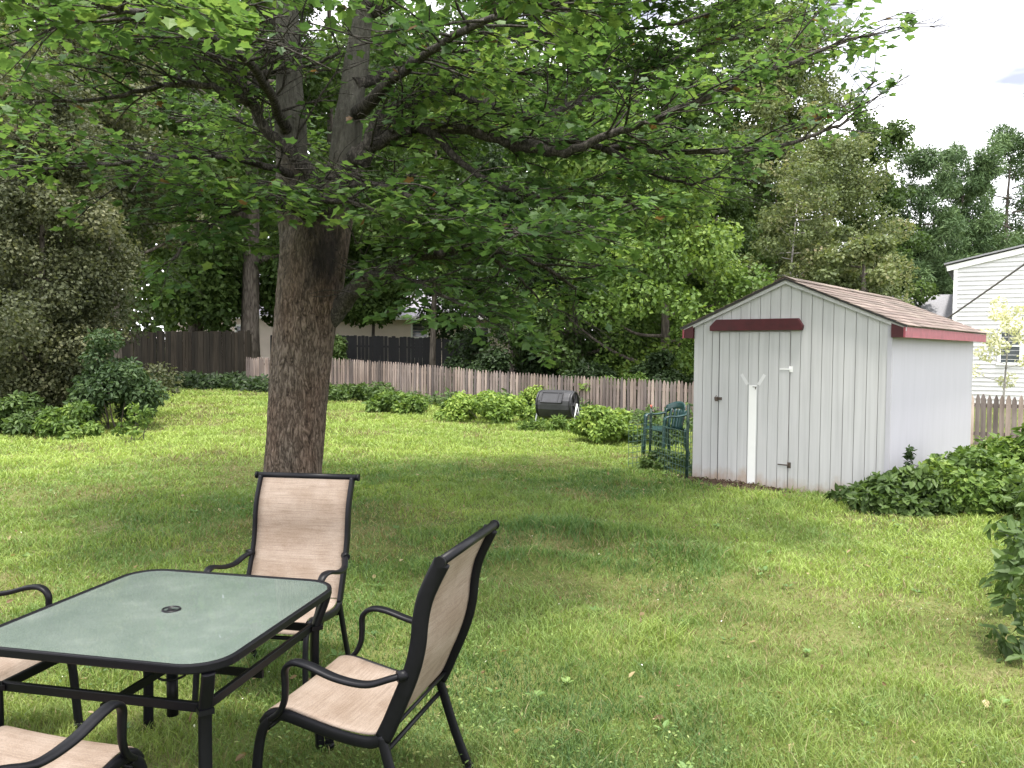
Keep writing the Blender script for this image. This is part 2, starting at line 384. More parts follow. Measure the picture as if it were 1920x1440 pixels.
# ---------------------------------------------------------------- leaf scattering
def unit(a): return a / np.maximum(np.linalg.norm(a, axis=-1, keepdims=True), 1e-9)
_half = [(.34, .0), (.31, .24), (.52, .5), (.27, .62)]
T_MAPLE = (np.array([(0, .32, -.03), (0, 0, 0)] + [(x, y, .05 if x > .3 else 0) for x, y in _half] + [(0, 1, -.06)] + [(-x, y, .05 if x > .3 else 0) for x, y in _half[::-1]], float),
           np.array([(0, 1 + i, 1 + (i + 1) % 10) for i in range(10)]))
T_OVAL = (np.array([(0, 0, 0), (.26, .3, .07), (.2, .68, .05), (0, 1, -.05), (-.2, .68, .05), (-.26, .3, .07)], float), np.array([(0, 1, 2, 3), (0, 3, 4, 5)]))
T_QUAD = (np.array([(0, 0, 0), (.36, .5, .06), (0, 1, 0), (-.36, .5, .06)], float), np.array([(0, 1, 2, 3)]))
T_NEED = (np.array([(0, 0, 0), (.1, .5, .02), (0, 1, 0), (-.1, .5, .02)], float), np.array([(0, 1, 2, 3)]))
def leaves(name, P, Nn, T, S, tmpl, col, m, parent=None):
    tv, tf = tmpl; n = len(P); k = len(tv)
    Nn = unit(Nn); T = unit(T - (T * Nn).sum(1, keepdims=True) * Nn); B = np.cross(T, Nn)
    V = P[:, None, :] + S[:, None, None] * (tv[None, :, :1] * B[:, None] + tv[None, :, 1:2] * T[:, None] + tv[None, :, 2:] * Nn[:, None])
    F = (np.arange(n)[:, None, None] * k + tf[None]).reshape(-1, tf.shape[1])
    return np_mesh(name, V.reshape(-1, 3), F, m, parent, np.repeat(col, len(tf), 0))
def pal(v, stops):
    """v in 0..1 -> colour along stops"""
    xs = [s[0] for s in stops]; return np.stack([np.interp(v, xs, [s[1][i] for s in stops]) for i in range(3)], -1)

P_MAPLE = [(0, (.036, .076, .03)), (.4, (.066, .128, .042)), (.72, (.112, .19, .055)), (1, (.22, .29, .085))]
P_GREEN = [(0, (.03, .055, .015)), (.5, (.06, .105, .026)), (1, (.12, .18, .05))]
P_BRIGHT = [(0, (.05, .09, .02)), (.5, (.1, .17, .035)), (1, (.21, .29, .06))]
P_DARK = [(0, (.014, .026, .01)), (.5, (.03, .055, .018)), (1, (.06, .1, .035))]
P_OLIVE = [(0, (.065, .09, .036)), (.45, (.125, .16, .062)), (.82, (.2, .22, .095)), (1, (.24, .2, .125))]
P_BROWN = [(0, (.04, .05, .026)), (.5, (.088, .1, .05)), (.8, (.15, .158, .082)), (1, (.23, .225, .13))]
P_CONIF = [(0, (.04, .075, .03)), (.5, (.085, .14, .055)), (1, (.16, .23, .095))]
P_MID = [(0, (.022, .045, .018)), (.5, (.048, .085, .032)), (1, (.09, .14, .05))]
P_LIME = [(0, (.08, .14, .03)), (.5, (.19, .29, .055)), (1, (.38, .47, .11))]
P_PALE = [(0, (.3, .33, .2)), (.5, (.6, .6, .42)), (1, (.8, .78, .65))]

def blob_leaves(blobs, n, size, rng, out=.75, up=.5, jit=.7, drop=.3, fill=.5):
    """blobs: (m,4) centre+radius -> leaf positions, normals, tips, sizes, clump ids"""
    b = np.asarray(blobs, float); w = b[:, 3] ** 2; i = rng.choice(len(b), n, p=w / w.sum())
    d = unit(rng.normal(size=(n, 3))); rr = b[i, 3] * (fill + (1 - fill) * rng.random(n) ** .5)
    sq = np.array([1, 1, .72])
    P = b[i, :3] + d * rr[:, None] * sq
    Nn = unit(d * out + np.array([0, 0, up]) + rng.normal(size=(n, 3)) * jit)
    T = d * .6 + rng.normal(size=(n, 3)) * .7 - np.array([0, 0, drop])
    return P, Nn, T, size * rng.uniform(.6, 1.3, n), i

def tree_skeleton(mb, base, top, r0, rng, limbs, spread, lean=(0, 0), z0=.35, n=9):
    """a tapered trunk with curved limbs; returns limb ends"""
    base = np.array(base, float); H = top - base[2]
    ph = rng.random() * 6
    path = [base + np.array([lean[0] * t + .025 * H * math.sin(3.2 * t + ph) * t, lean[1] * t + .02 * H * math.cos(4 * t + ph) * t, H * t]) for t in np.linspace(-.02, .86, 9)]
    mb.sweep(path, [r0 * (1.25 - .2 * min(1, k) - .9 * k / 8.) if k else r0 * 1.35 for k in range(9)], [r0 * (1.05 - .9 * k / 8.) if k else r0 * 1.3 for k in range(9)], n=n)
    ends = []
    for k in range(limbs):
        t = z0 + (1 - z0) * (k + rng.random()) / limbs; p = base + np.array([lean[0] * t, lean[1] * t, H * t])
        a = k * 2.4 + rng.random(); L = spread * (1.15 - .75 * t) * rng.uniform(.7, 1.15)
        e = p + np.array([math.cos(a) * L, math.sin(a) * L, L * rng.uniform(.25, .6)])
        mid = (p + e) / 2 + np.array([0, 0, -.1 * L])
        rl = r0 * (1 - .85 * t) * .5
        mb.sweep(catmull([p, mid, e], 4), [rl * (1 - .8 * q / 8) for q in range(9)], [rl * (1 - .8 * q / 8) for q in range(9)], n=6)
        ends.append((mid, e))
    return ends, path

def tree(name, label, cat, base, top, crown_r, palette, n=9000, leaf=.2, r0=.22, crown_z=.3, m=None, tmpl=None, bark=None, seed=0, limbs=12, lean=(0, 0), nb=34, shape='round', group='trees beyond the fences', fill=.45, bsize=.34, jit=.7):
    rng = np.random.default_rng(1000 + seed); base = np.array(base, float)
    root = thing(name, label, cat, tuple(base), 0, group)
    mb = MB(); ends, path = tree_skeleton(mb, (0, 0, 0), top - base[2], r0, rng, limbs, crown_r, lean, crown_z)
    mb.build('trunk', bark or M_FARBARK, root)
    Ht = top - base[2]; bl = []
    for mid, e in ends: bl.append((*e, crown_r * bsize * rng.uniform(.7, 1.2)));  bl.append((*(mid * .4 + e * .6), crown_r * bsize * rng.uniform(.6, 1)))
    while len(bl) < nb:
        t = rng.uniform(crown_z, 1.0); tt = (t - crown_z) / (1 - crown_z)
        pr = {'round': math.sin(math.pi * (.12 + .83 * tt)) , 'cone': 1.05 - .95 * tt, 'column': .85 - .35 * tt}[shape]
        a = rng.random() * 6.28; q = crown_r * pr * rng.uniform(.35, .9)
        bl.append((lean[0] * t + q * math.cos(a), lean[1] * t + q * math.sin(a), Ht * t - .15 * crown_r, crown_r * bsize * rng.uniform(.6, 1.1)))
    P, Nn, T, S, i = blob_leaves(bl, n, leaf, rng, fill=fill, jit=jit)
    cl = rng.random(len(bl)); v = np.clip(.5 * cl[i] + .5 * rng.random(n) ** 1.2, 0, 1)
    ok = P[:, 2] > .25
    leaves('crown', P[ok], Nn[ok], T[ok], S[ok], tmpl or T_QUAD, pal(v, palette)[ok], m or M_LEAF, root)
    return root

def bush(name, label, cat, blobs, palette, n, leaf, seed=0, m=None, tmpl=None, stems=8, group=None, fill=.35, up=.6, jit=.6, foot=None):
    """blobs in world coordinates"""
    rng = np.random.default_rng(2000 + seed); bl = np.array(blobs, float)
    c = bl[:, :3].mean(0); base = np.array(foot if foot is not None else (c[0], c[1], gz1(c[0], c[1])))
    root = thing(name, label, cat, tuple(base), 0, group)
    bl[:, :3] -= base
    mb = MB()
    for k in range(stems):
        e = bl[k % len(bl)]; t = e[:3] + rng.normal(size=3) * e[3] * .35
        s = np.array([t[0] * .35 + rng.normal() * .06, t[1] * .35 + rng.normal() * .06, 0.]); s[2] = gz1(s[0] + base[0], s[1] + base[1]) - base[2] - .02
        r_ = max(.006, .02 * min(1., abs(t[2])))
        mb.sweep(catmull([s, (s + t) / 2 + rng.normal(size=3) * .06, t], 4), [r_ * (1 - .09 * q) for q in range(9)], [r_ * (1 - .09 * q) for q in range(9)], n=5)
    mb.build('stems', M_FARBARK, root)
    P, Nn, T, S, i = blob_leaves(bl, n, leaf, rng, fill=fill, up=up, jit=jit)
    cl = rng.random(len(bl)); v = np.clip(.4 * cl[i] + .6 * rng.random(n), 0, 1)
    ok = P[:, 2] + base[2] > gz(P[:, 0] + base[0], P[:, 1] + base[1]) + .02
    leaves('foliage', P[ok], Nn[ok], T[ok], S[ok], tmpl or T_OVAL, pal(v, palette)[ok], m or M_SHRUB, root)
    return root
def lumps(cx, cy, rx, ry, h, n, r, rng, z0=0.):
    out = []
    for k in range(n):
        a = rng.random() * 6.28; q = rng.random() ** .5
        x, y = cx + rx * q * math.cos(a), cy + ry * q * math.sin(a)
        z = gz1(x, y) + z0 + (h - z0) * (1 - .75 * q * q) * rng.uniform(.35, .85)
        out.append((x, y, z, r * rng.uniform(.7, 1.25)))
    return out

def gp(px, py):
    z = .1
    for _ in range(8): p = G(px, py, z); z = gz1(p[0], p[1])
    return np.array([p[0], p[1], z])

# ---------------------------------------------------------------- the maple in the lawn
MD = 7.75
def build_maple():
    rng = np.random.default_rng(77)
    b = gp(545, 992)
    root = thing('maple_tree', 'big maple with a twin stem and rough leaning trunk standing in the lawn', 'tree', tuple(b))
    L = lambda p: np.array(p) - b
    M_BARK.node_tree.nodes['stain'].inputs['Location'].default_value = L(W(603, 462, MD - .3))
    D = MD
    def px(pts): return [L(W(x, y, D + dd)) for x, y, dd in pts]
    # trunk, with flared foot
    mb = MB()
    tp = catmull(px([(541, 1010, 0), (545, 975, 0), (548, 900, 0), (555, 800, 0), (563, 700, 0), (574, 600, 0), (584, 510, 0), (590, 440, 0), (590, 395, 0)]), 6)
    hw = np.interp(np.linspace(0, 1, len(tp)), [0, .06, .14, .25, .45, .6, .72, .85, 1], [.46, .36, .285, .275, .275, .295, .315, .31, .2])
    n = 40; base = len(mb.v); vs = []
    for i, p in enumerate(tp):
        for k in range(n):
            a = 2 * math.pi * k / n
            flare = 1 + (.16 * math.sin(5 * a + 1) + .07 * math.sin(9 * a)) * max(0, 1 - i / 9.)
            rr = hw[i] * flare * (1 + .025 * math.sin(7 * a + i * .35) + .012 * math.sin(17 * a + i * .8) + rng.normal() * .006)
            if i > 32: rr *= 1 - .16 * math.exp(-((a - 4.85) / .3) ** 2) * min(1, (i - 32) / 6.)      # hollow below the fork
            if i > 34: rr *= 1 - .13 * ((i - 34) / 14.) * max(0, math.cos(2 * (a - math.pi / 2)))   # seam between the two stems
            vs.append(np.array([p[0] + rr * math.cos(a), p[1] + rr * .95 * math.sin(a), p[2]]))
    fs = [(i * n + k, i * n + (k + 1) % n, (i + 1) * n + (k + 1) % n, (i + 1) * n + k) for i in range(len(tp) - 1) for k in range(n)] + [tuple((len(tp) - 1) * n + k for k in range(n))]
    mb.add(vs, fs, .5, True); mb.build('trunk', M_BARK, root)
    stems = [([(572, 520, .02), (556, 420, .02), (548, 300, 0), (543, 180, 0), (540, 60, .05), (534, -120, .1), (520, -420, .2), (505, -800, .5)], .2, .05),
             ([(606, 520, -.02), (628, 420, -.02), (645, 300, 0), (657, 200, .05), (672, 90, .1), (690, -40, .15), (725, -380, .3), (740, -800, .2)], .19, .05)]
    paths = []
    for pts, r0, r1 in stems:
        P = catmull(px(pts), 6); m = len(P); mb = MB(); rr = [r0 * (1 + .03 * math.sin(i * .9)) + (r1 - r0) * i / (m - 1) for i in range(m)]
        mb.sweep(P, rr, rr, n=20); mb.build('stem', M_STEM, root); paths.append(P)
    A, B_, C_ = 'limb', 'thin', 'bare'
    limbs = [
        ([(608, 400, .02), (585, 335, -.16), (545, 285, -.3), (500, 245, -.35), (468, 185, -.5), (430, 130, -.7), (370, 80, -1.), (300, 38, -1.3), (215, 5, -1.5)], .075, .025, 1.),
        ([(468, 188, -.5), (420, 170, -.55), (350, 158, -.6), (290, 163, -.6), (200, 185, -.7), (60, 190, -.9)], .042, .012, 1.),
        ([(472, 172, -.5), (492, 140, -.4), (530, 128, -.35), (590, 122, -.3), (640, 95, -.5)], .034, .012, .6),
        ([(530, 120, 0), (480, 70, -.4), (420, 40, -.6), (330, 12, -1.), (200, -30, -1.6)], .06, .02, 1.),
        ([(547, 262, .02), (528, 225, -.3), (480, 130, -1.2), (380, 62, -2.2), (260, 25, -3.2), (190, 10, -3.7)], .06, .012, 1.15),
        ([(604, 430, 0), (628, 370, -.2), (655, 315, -.3), (688, 280, -.35), (740, 255, -.45), (800, 240, -.5), (880, 245, -.6), (960, 268, -.6), (1050, 265, -.5), (1130, 275, -.4), (1290, 285, -.2), (1450, 275, 0), (1560, 240, .1), (1612, 205, .1)], .085, .012, 1.),
        ([(672, 298, -.31), (690, 275, -.33), (712, 225, -.35), (760, 195, -.3), (840, 165, -.2), (875, 120, -.1), (930, 50, 0), (985, -10, .1), (1060, -90, .2)], .08, .03, 1.),
        ([(875, 120, -.1), (960, 70, .3), (1060, 60, .5), (1160, 55, .6), (1290, 40, .7), (1400, -10, .8)], .035, .012, 1.),
        ([(960, 268, -.6), (1060, 285, -.9), (1150, 250, -1.1), (1230, 225, -1.2), (1330, 180, -1.3), (1450, 132, -1.3), (1560, 85, -1.2), (1640, 62, -1.1)], .045, .01, .9),
        ([(840, 165, -.2), (980, 215, .4), (1100, 190, .8), (1190, 160, 1.), (1215, 130, 1.1), (1380, 70, 1.3), (1530, 20, 1.4)], .05, .012, 1.),
        ([(580, 625, .05), (632, 580, -.06), (660, 548, -.2), (695, 520, -.35), (745, 500, -.5), (820, 475, -.6), (900, 465, -.6), (1000, 490, -.5), (1080, 540, -.4)], .115, .012, 1.1),
        ([(636, 372, .02), (664, 348, -.26), (715, 350, -.8), (810, 385, -1.3), (900, 420, -1.6), (1000, 440, -1.8), (1110, 430, -1.8)], .05, .01, 1.15),
        ([(592, 425, .02), (560, 398, -.3), (505, 385, -.6), (440, 395, -.9), (370, 430, -1.1), (320, 490, -1.2)], .04, .01, 1.1),
        ([(550, 345, .02), (530, 322, -.28), (450, 300, -.8), (330, 292, -1.3), (200, 310, -1.6), (40, 322, -1.8)], .045, .01, .95),
        ([(596, 420, 0), (600, 385, -.4), (630, 378, -.9), (700, 390, -1.4), (780, 420, -1.7)], .035, .008, 1.1),
        ([(596, 420, 0), (575, 375, -.45), (520, 350, -.9), (450, 350, -1.3), (390, 380, -1.5)], .035, .008, 1.1),
        ([(700, 515, -.4), (780, 530, -.9), (860, 570, -1.2), (930, 610, -1.3)], .03, .006, 1.1),
        ([(900, 465, -.6), (960, 510, -.3), (1010, 560, 0), (1040, 600, .2)], .02, .006, 1.1),
        ([(640, 300, .2), (760, 250, 1.3), (900, 225, 2.4), (1060, 240, 3.)], .06, .012, 1.),
        ([(560, 300, .2), (520, 255, 1.2), (430, 215, 2.3), (330, 230, 3.)], .06, .012, 1.),
        ([(670, 210, -.1), (760, 130, -1.), (850, 70, -1.9), (960, 20, -2.7), (1040, 10, -3.1)], .05, .012, 1.1),
        ([(665, 160, 0), (800, 120, .9), (1000, 140, 1.6), (1200, 120, 2.2)], .05, .012, 1.),
        ([(1130, 275, -.4), (1210, 320, -.5), (1290, 345, -.6), (1360, 330, -.6)], .025, .008, .7),
        ([(690, 20, .1), (850, -60, .4), (1050, -120, .3), (1250, -140, .2), (1450, -100, .1)], .06, .015, 1.),
        ([(545, 60, .1), (420, -60, .2), (280, -120, -.2), (100, -100, -.5)], .06, .015, 1.),
        ([(800, 240, -.5), (900, 330, -.6), (1010, 370, -.6), (1130, 370, -.5), (1230, 400, -.4)], .032, .008, 1.),
    ]
    lp, ln, lt = [], [], []
    def twig(mbt, p0, d, Ln, r):
        k = 5; pts = [p0]; d = np.array(d)
        for q in range(k):
            d = unit(d + rng.normal(size=3) * np.array([.16, .16, .1]) + np.array([0, 0, .06 if q < 2 else -.06])); pts.append(pts[-1] + d * Ln / k)
        mbt.sweep(pts, [r * (1 - .13 * q) for q in range(k + 1)], [r * (1 - .13 * q) for q in range(k + 1)], n=4, cap=False)
        return pts
    def put_leaves(pts, cnt):
        P = np.array(pts); m = len(P) - 1
        for q in range(cnt):
            t = rng.uniform(.25, 1.) * m; i = min(int(t), m - 1); p = P[i] + (P[i + 1] - P[i]) * (t - i)
            ax = unit(P[i + 1] - P[i]); sd = unit(np.cross(ax, [0, 0, 1]) * (1 if q % 2 else -1) + ax * rng.uniform(.1, 1.) + rng.normal(size=3) * .3)
            pet = p + sd * rng.uniform(.03, .1) + np.array([0, 0, rng.uniform(-.03, .02)])
            lp.append(pet); ln.append(np.array([0, 0, 1]) + rng.normal(size=3) * .3 + sd * .2); lt.append(sd + np.array([0, 0, -.35]) + rng.normal(size=3) * .25)
    for li, (pts, r0, r1, dens) in enumerate(limbs):
        P = catmull(px(pts), 6); m = len(P); mb = MB()
        rr = [r0 + (r1 - r0) * (i / (m - 1)) ** .8 for i in range(m)]
        P = [p + rng.normal(size=3) * .008 for p in P]
        for q, f_ in enumerate((1.5, 1.42, 1.34, 1.26, 1.18, 1.12, 1.07, 1.03)): rr[q] *= f_
        mb.sweep(P, rr, rr, n=10)
        seg = np.linalg.norm(np.diff(np.array(P), axis=0), axis=1).sum()
        ns = int(seg * 7.5)
        for k in range(ns):
            t = (.22 + .78 * (k + rng.random()) / ns) * (m - 1); i = min(int(t), m - 2); p = P[i] + (P[i + 1] - P[i]) * (t - i)
            ax = unit(P[i + 1] - P[i]); side = unit(np.cross(ax, [0, 0, 1])) * (1 if k % 2 else -1)
            d = unit(ax * rng.uniform(.3, 1.1) + side * rng.uniform(.5, 1.2) + np.array([0, 0, rng.uniform(-.22, .35)]))
            Ln = rng.uniform(.5, 1.15) * (1.1 - .35 * t / m); r_ = min(.013, rr[i] * .55)
            tw = twig(mb, p, d, Ln, r_)
            put_leaves(tw, int(5 * dens))
            for q in range(5):
                j = 1 + rng.integers(0, 4); ax2 = unit(tw[j + 1] - tw[j]); s2 = unit(np.cross(ax2, [0, 0, 1])) * (1 if q % 2 else -1)
                d2 = unit(ax2 * .8 + s2 * .8 + np.array([0, 0, rng.uniform(-.25, .2)]))
                t2 = twig(mb, tw[j], d2, rng.uniform(.22, .5), r_ * .5)
                put_leaves(t2, int(11 * dens * rng.uniform(.5, 1.3)))
        mb.build('branch', M_LIMB, root)
    # higher crown, mostly out of the frame: shades the lawn
    k = 2200; th = rng.random(k) * 6.28; q = rng.random(k) ** .6; zz = rng.uniform(5.0, 9.5, k)
    rad = 3.1 * np.sin(np.pi * (.25 + .68 * (zz - 5) / 5.)) * q
    hp = np.stack([rad * np.cos(th) * 1.15 + .5, rad * np.sin(th) * .85, zz], -1)
    hp[:, :2] += .25 * np.sin(hp[:, [1, 0]] * 3)
    P = np.concatenate([np.array(lp), hp]); Nn = np.concatenate([np.array(ln), rng.normal(size=(k, 3)) * .5 + [0, 0, 1]]); T = np.concatenate([np.array(lt), rng.normal(size=(k, 3))])
    S = np.concatenate([rng.uniform(.05, .1, len(lp)), rng.uniform(.14, .22, k)])
    wp = P + b; X, Y = project(wp)
    lim = np.interp(X, [-200, 0, 260, 300, 520, 560, 640, 760, 1000, 1100, 1300, 1400, 1450, 1600, 1690, 1720, 2400], [430, 430, 470, 560, 590, 400, 560, 640, 660, 600, 480, 350, 310, 250, 150, -50, -50])
    lim += 35 * np.sin(X * .045) + 20 * np.sin(X * .11 + 1)
    tr = (np.abs(X - (548 + (975 - Y) * .085)) < 80) & (Y > 430)
    ok = (Y < lim) & ~tr & (rng.random(len(P)) < np.interp(X, [1250, 1500, 1650], [1, .62, .5]))
    front = (wp @ _fw - CH * _fw[2]) < MD + .1; stemz = (X > 480) & (X < 725) & (Y > 20) & (Y < 350); limbz = (X > 250) & (X < 520) & (Y > 70) & (Y < 330)
    ok &= ~(front & stemz & (rng.random(len(P)) < .86)) & ~(limbz & (rng.random(len(P)) < .42))
    v = np.clip(.5 * rng.random(len(P)) + .5 * vnoise(P[:, 0] * 1.7 + P[:, 1] * .6, P[:, 2] * 2.2, .8), 0, 1)
    c = pal(v, P_MAPLE); br = rng.random(len(P)) < .006; c[br] = (.11, .065, .03)
    leaves('crown', P[ok], Nn[ok], T[ok], S[ok], T_MAPLE, c[ok], M_MAPLE, root)
    print('maple leaves', ok.sum())
build_maple()

# ---------------------------------------------------------------- patio chairs
def chair():
    root = thing('patio_chair', 'beige sling armchair right of the glass table', 'chair', group='sling armchairs around the glass table')
    back = [(-.425, 1.02), (-.392, .955), (-.362, .885), (-.346, .81), (-.338, .73), (-.322, .655), (-.296, .58), (-.262, .50), (-.232, .43), (-.205, .375)]
    seat = [(-.205, .375), (-.15, .353), (-.03, .362), (.1, .388), (.19, .405), (.245, .395), (.275, .36)]
    for s in (-1, 1):
        x = s * .27
        mb = MB(); mb.sweep(catmull([(x, y, z) for y, z in back], 5), .012, .031, (1, 0, 0), 12, .75); mb.build('back_rail', M_METAL, root)
        mb = MB(); mb.sweep(catmull([(x, y, z) for y, z in seat], 6), .011, .022, (1, 0, 0), 12, .75); mb.build('seat_rail', M_METAL, root)
        mb = MB(); mb.sweep(catmull([(x, .245, .385), (x + s * .003, .275, .345), (x + s * .006, .292, .27), (x + s * .01, .302, .15), (x + s * .012, .315, .0)], 6), .0125, .019, (1, 0, 0), 12, .75)
        mb.sweep([(x + s * .012, .3148, .022), (x + s * .0122, .3155, -.004)], .016, .022, (1, 0, 0), 12, .8); mb.build('leg', M_METAL, root)
        mb = MB(); mb.sweep(catmull([(x, -.2, .385), (x + s * .004, -.225, .3), (x + s * .008, -.275, .15), (x + s * .012, -.335, .0)], 6), .0125, .019, (1, 0, 0), 12, .75)
        mb.sweep([(x + s * .0115, -.328, .022), (x + s * .0122, -.337, -.004)], .016, .022, (1, 0, 0), 12, .8); mb.build('leg', M_METAL, root)
        arm = [(x, -.285, .612), (x + s * .022, -.24, .6), (x + s * .04, -.16, .578), (x + s * .048, -.05, .59), (x + s * .045, .06, .62), (x + s * .038, .125, .622), (x + s * .032, .163, .59), (x + s * .03, .165, .53), (x + s * .027, .17, .475), (x + s * .02, .195, .425), (x + s * .008, .24, .388)]
        mb = MB(); P = catmull(arm, 6); k = len(P); mb.sweep(P, [.013 + .009 * math.exp(-((i / k - .38) / .25) ** 2) for i in range(k)], .011, (1, 0, 0), 12, .75)
        mb.sweep([(x - s * .006, -.30, .613), (x + s * .02, -.268, .611)], .02, .02, n=12); mb.build('armrest', M_METAL, root)
    mb = MB(); mb.sweep([(-.30, -.43, 1.027), (.30, -.43, 1.027)], .0175, .0175, (0, 0, 1), 14)
    for s in (-1, 1): mb.sweep([(s * .297, -.43, 1.027), (s * .308, -.43, 1.027)], .0205, .0205, (0, 0, 1), 14)
    mb.build('top_rail', M_METAL, root)
    mb = MB(); mb.sweep([(-.262, -.205, .315), (.262, -.205, .315)], .0095, .0095, (0, 0, 1), 10); mb.sweep([(-.262, -.232, .405), (.262, -.232, .405)], .0075, .0075, (0, 0, 1), 10)
    mb.sweep([(-.262, .262, .345), (.262, .262, .345)], .01, .01, (0, 0, 1), 10); mb.sweep([(-.262, .02, .34), (.262, .02, .34)], .0095, .0095, (0, 0, 1), 10)
    mb.build('crossbar', M_METAL, root)
    def sheet(name, prof, sag):
        P = catmull([(0, y, z) for y, z in prof], 5); nx = 12; V = []; 
        T = [np.array(P[min(i + 1, len(P) - 1)]) - np.array(P[max(i - 1, 0)]) for i in range(len(P))]
        for i, p in enumerate(P):
            t = unit(T[i]); nn = np.array([0, -t[2], t[1]])
            for j in range(nx + 1):
                u = j / nx * 2 - 1; w = sag * math.sin(math.pi * i / (len(P) - 1))
                q = np.array([u * .259, p[1], p[2]]) + nn * (.004 + w * (1 - u * u)); V.append(q)
        F = [(i * (nx + 1) + j, i * (nx + 1) + j + 1, (i + 1) * (nx + 1) + j + 1, (i + 1) * (nx + 1) + j) for i in range(len(P) - 1) for j in range(nx)]
        o = np_mesh(name, V, F, M_SLING, root, smooth=True); md = o.modifiers.new('t', 'SOLIDIFY'); md.thickness = .004; md.offset = 0
    sheet('backrest', [(y, z) for y, z in back[:-1]] + [(-.212, .395)], -.012)
    sheet('seat', [(-.205, .392), (-.15, .372), (-.03, .378), (.1, .402), (.19, .421), (.25, .413), (.283, .37)], -.012)
    return root
ch0 = chair()
spots = [(-.565, 3.075, math.atan2(.955, .28), 'beige sling armchair right of the glass table, seen side on'),
         (-1.225, 4.14, math.atan2(.13, -.99), 'beige sling armchair behind the glass table in front of the maple trunk, fabric back upright'),
         (-2.29, 3.31, math.atan2(-.985, -.1), 'beige sling armchair cut off by the left picture edge, seat corner under the table'),
         (-1.565, 2.42, math.atan2(-.27, .96), 'beige sling armchair nearest the camera, showing only seat and one curved arm')]
for i, (x, y, a, lb) in enumerate(spots):
    c = ch0 if i == 0 else copy_tree(ch0)
    c.location = (x, y, gz1(x, y) + .012); c.rotation_euler = (0, 0, a); c['label'] = lb

# ---------------------------------------------------------------- glass table
def rrect(h, r, n=8, hy=None):
    hy = hy or h; out = []
    for cx, cy, a0 in ((h - r, hy - r, 0), (-h + r, hy - r, 90), (-h + r, -hy + r, 180), (h - r, -hy + r, 270)):
        for k in range(n + 1): a = R(a0 + 90 * k / n); out.append((cx + r * math.cos(a), cy + r * math.sin(a)))
    return out
def table():
    tx, ty = -1.33, 3.105; z0 = gz1(tx, ty)
    root = thing('patio_table', 'square patio table with dusty green glass top and dark metal rim and legs', 'table', (tx, ty, z0), -.2085)
    H_ = .72; o, i_ = rrect(.5, .15), rrect(.482, .132); n = len(o)
    mb = MB(); V = [(x, y, H_ + .006) for x, y in o] + [(x, y, H_ - .027) for x, y in o] + [(x, y, H_ - .027) for x, y in i_] + [(x, y, H_ + .006) for x, y in i_]
    F = []
    for a in range(4):
        b_ = (a + 1) % 4
        F += [(a * n + (k + 1) % n, a * n + k, b_ * n + k, b_ * n + (k + 1) % n) for k in range(n)]
    mb.add(V, F, .5, False); mb.build('rim', M_METAL, root, .006)
    g = rrect(.4815, .1315); ang = [math.atan2(y, x) for x, y in g]
    mb = MB(); hole = [(.031 * math.cos(a), .031 * math.sin(a)) for a in ang]
    V = [(x, y, H_) for x, y in g] + [(x, y, H_) for x, y in hole] + [(x, y, H_ - .006) for x, y in g] + [(x, y, H_ - .006) for x, y in hole]
    F = [(k, (k + 1) % n, n + (k + 1) % n, n + k) for k in range(n)] + [(2 * n + (k + 1) % n, 2 * n + k, 3 * n + k, 3 * n + (k + 1) % n) for k in range(n)] + [(n + k, n + (k + 1) % n, 3 * n + (k + 1) % n, 3 * n + k) for k in range(n)] + [((k + 1) % n, k, 2 * n + k, 2 * n + (k + 1) % n) for k in range(n)]
    mb.add(V, F); mb.build('glass_top', M_GLASS, root)
    mb = MB(); m = 28
    for r0, r1, za, zb in ((.031, .037, H_ + .001, H_ + .006),):
        V = [(r * math.cos(2 * math.pi * k / m), r * math.sin(2 * math.pi * k / m), z) for r, z in ((r1, za), (r1 - .003, zb), (r0, zb), (r0 - .003, za - .03)) for k in range(m)]
        mb.add(V, [(a * m + k, a * m + (k + 1) % m, (a + 1) * m + (k + 1) % m, (a + 1) * m + k) for a in range(3) for k in range(m)], .5, True)
    mb.build('umbrella_ring', M_METAL, root)
    for sx in (-1, 1):
        for sy in (-1, 1):
            mb = MB(); mb.sweep(catmull([(sx * .448, sy * .448, H_ - .03), (sx * .44, sy * .44, .65), (sx * .415, sy * .415, .56), (sx * .408, sy * .408, .5), (sx * .41, sy * .41, .3), (sx * .425, sy * .425, -.005)], 6), .017, .022, (sx, sy, 0), 12, .6)
            mb.box((sx * .411, sy * .411, .545), (.05, .05, .018), Matrix.Rotation(R(45), 3, 'Z'))
            mb.build('leg', M_METAL, root)
    q = .408
    for a, b_ in (((-q, -q), (q, -q)), ((q, -q), (q, q)), ((q, q), (-q, q)), ((-q, q), (-q, -q))):
        mb = MB(); mb.bar((a[0] * .97, a[1] * .97, .545), (b_[0] * .97, b_[1] * .97, .545), .018, .034); mb.build('stretcher', M_METAL, root, .004)
    mb = MB()
    for a in ((q, 0), (-q, 0), (0, q), (0, -q)): mb.bar((a[0] * .96, a[1] * .96, .5), (a[0] * .12, a[1] * .12, .5), .014, .03)
    for z in (.46, .53): mb.sweep([(.05 * math.cos(k * .3142), .05 * math.sin(k * .3142), z) for k in range(21)], .005, .005, (0, 0, 1), 8)
    mb.sweep([(0, 0, .3), (0, 0, .47)], .022, .022, n=16)
    mb.build('umbrella_holder', M_METAL, root)
table()

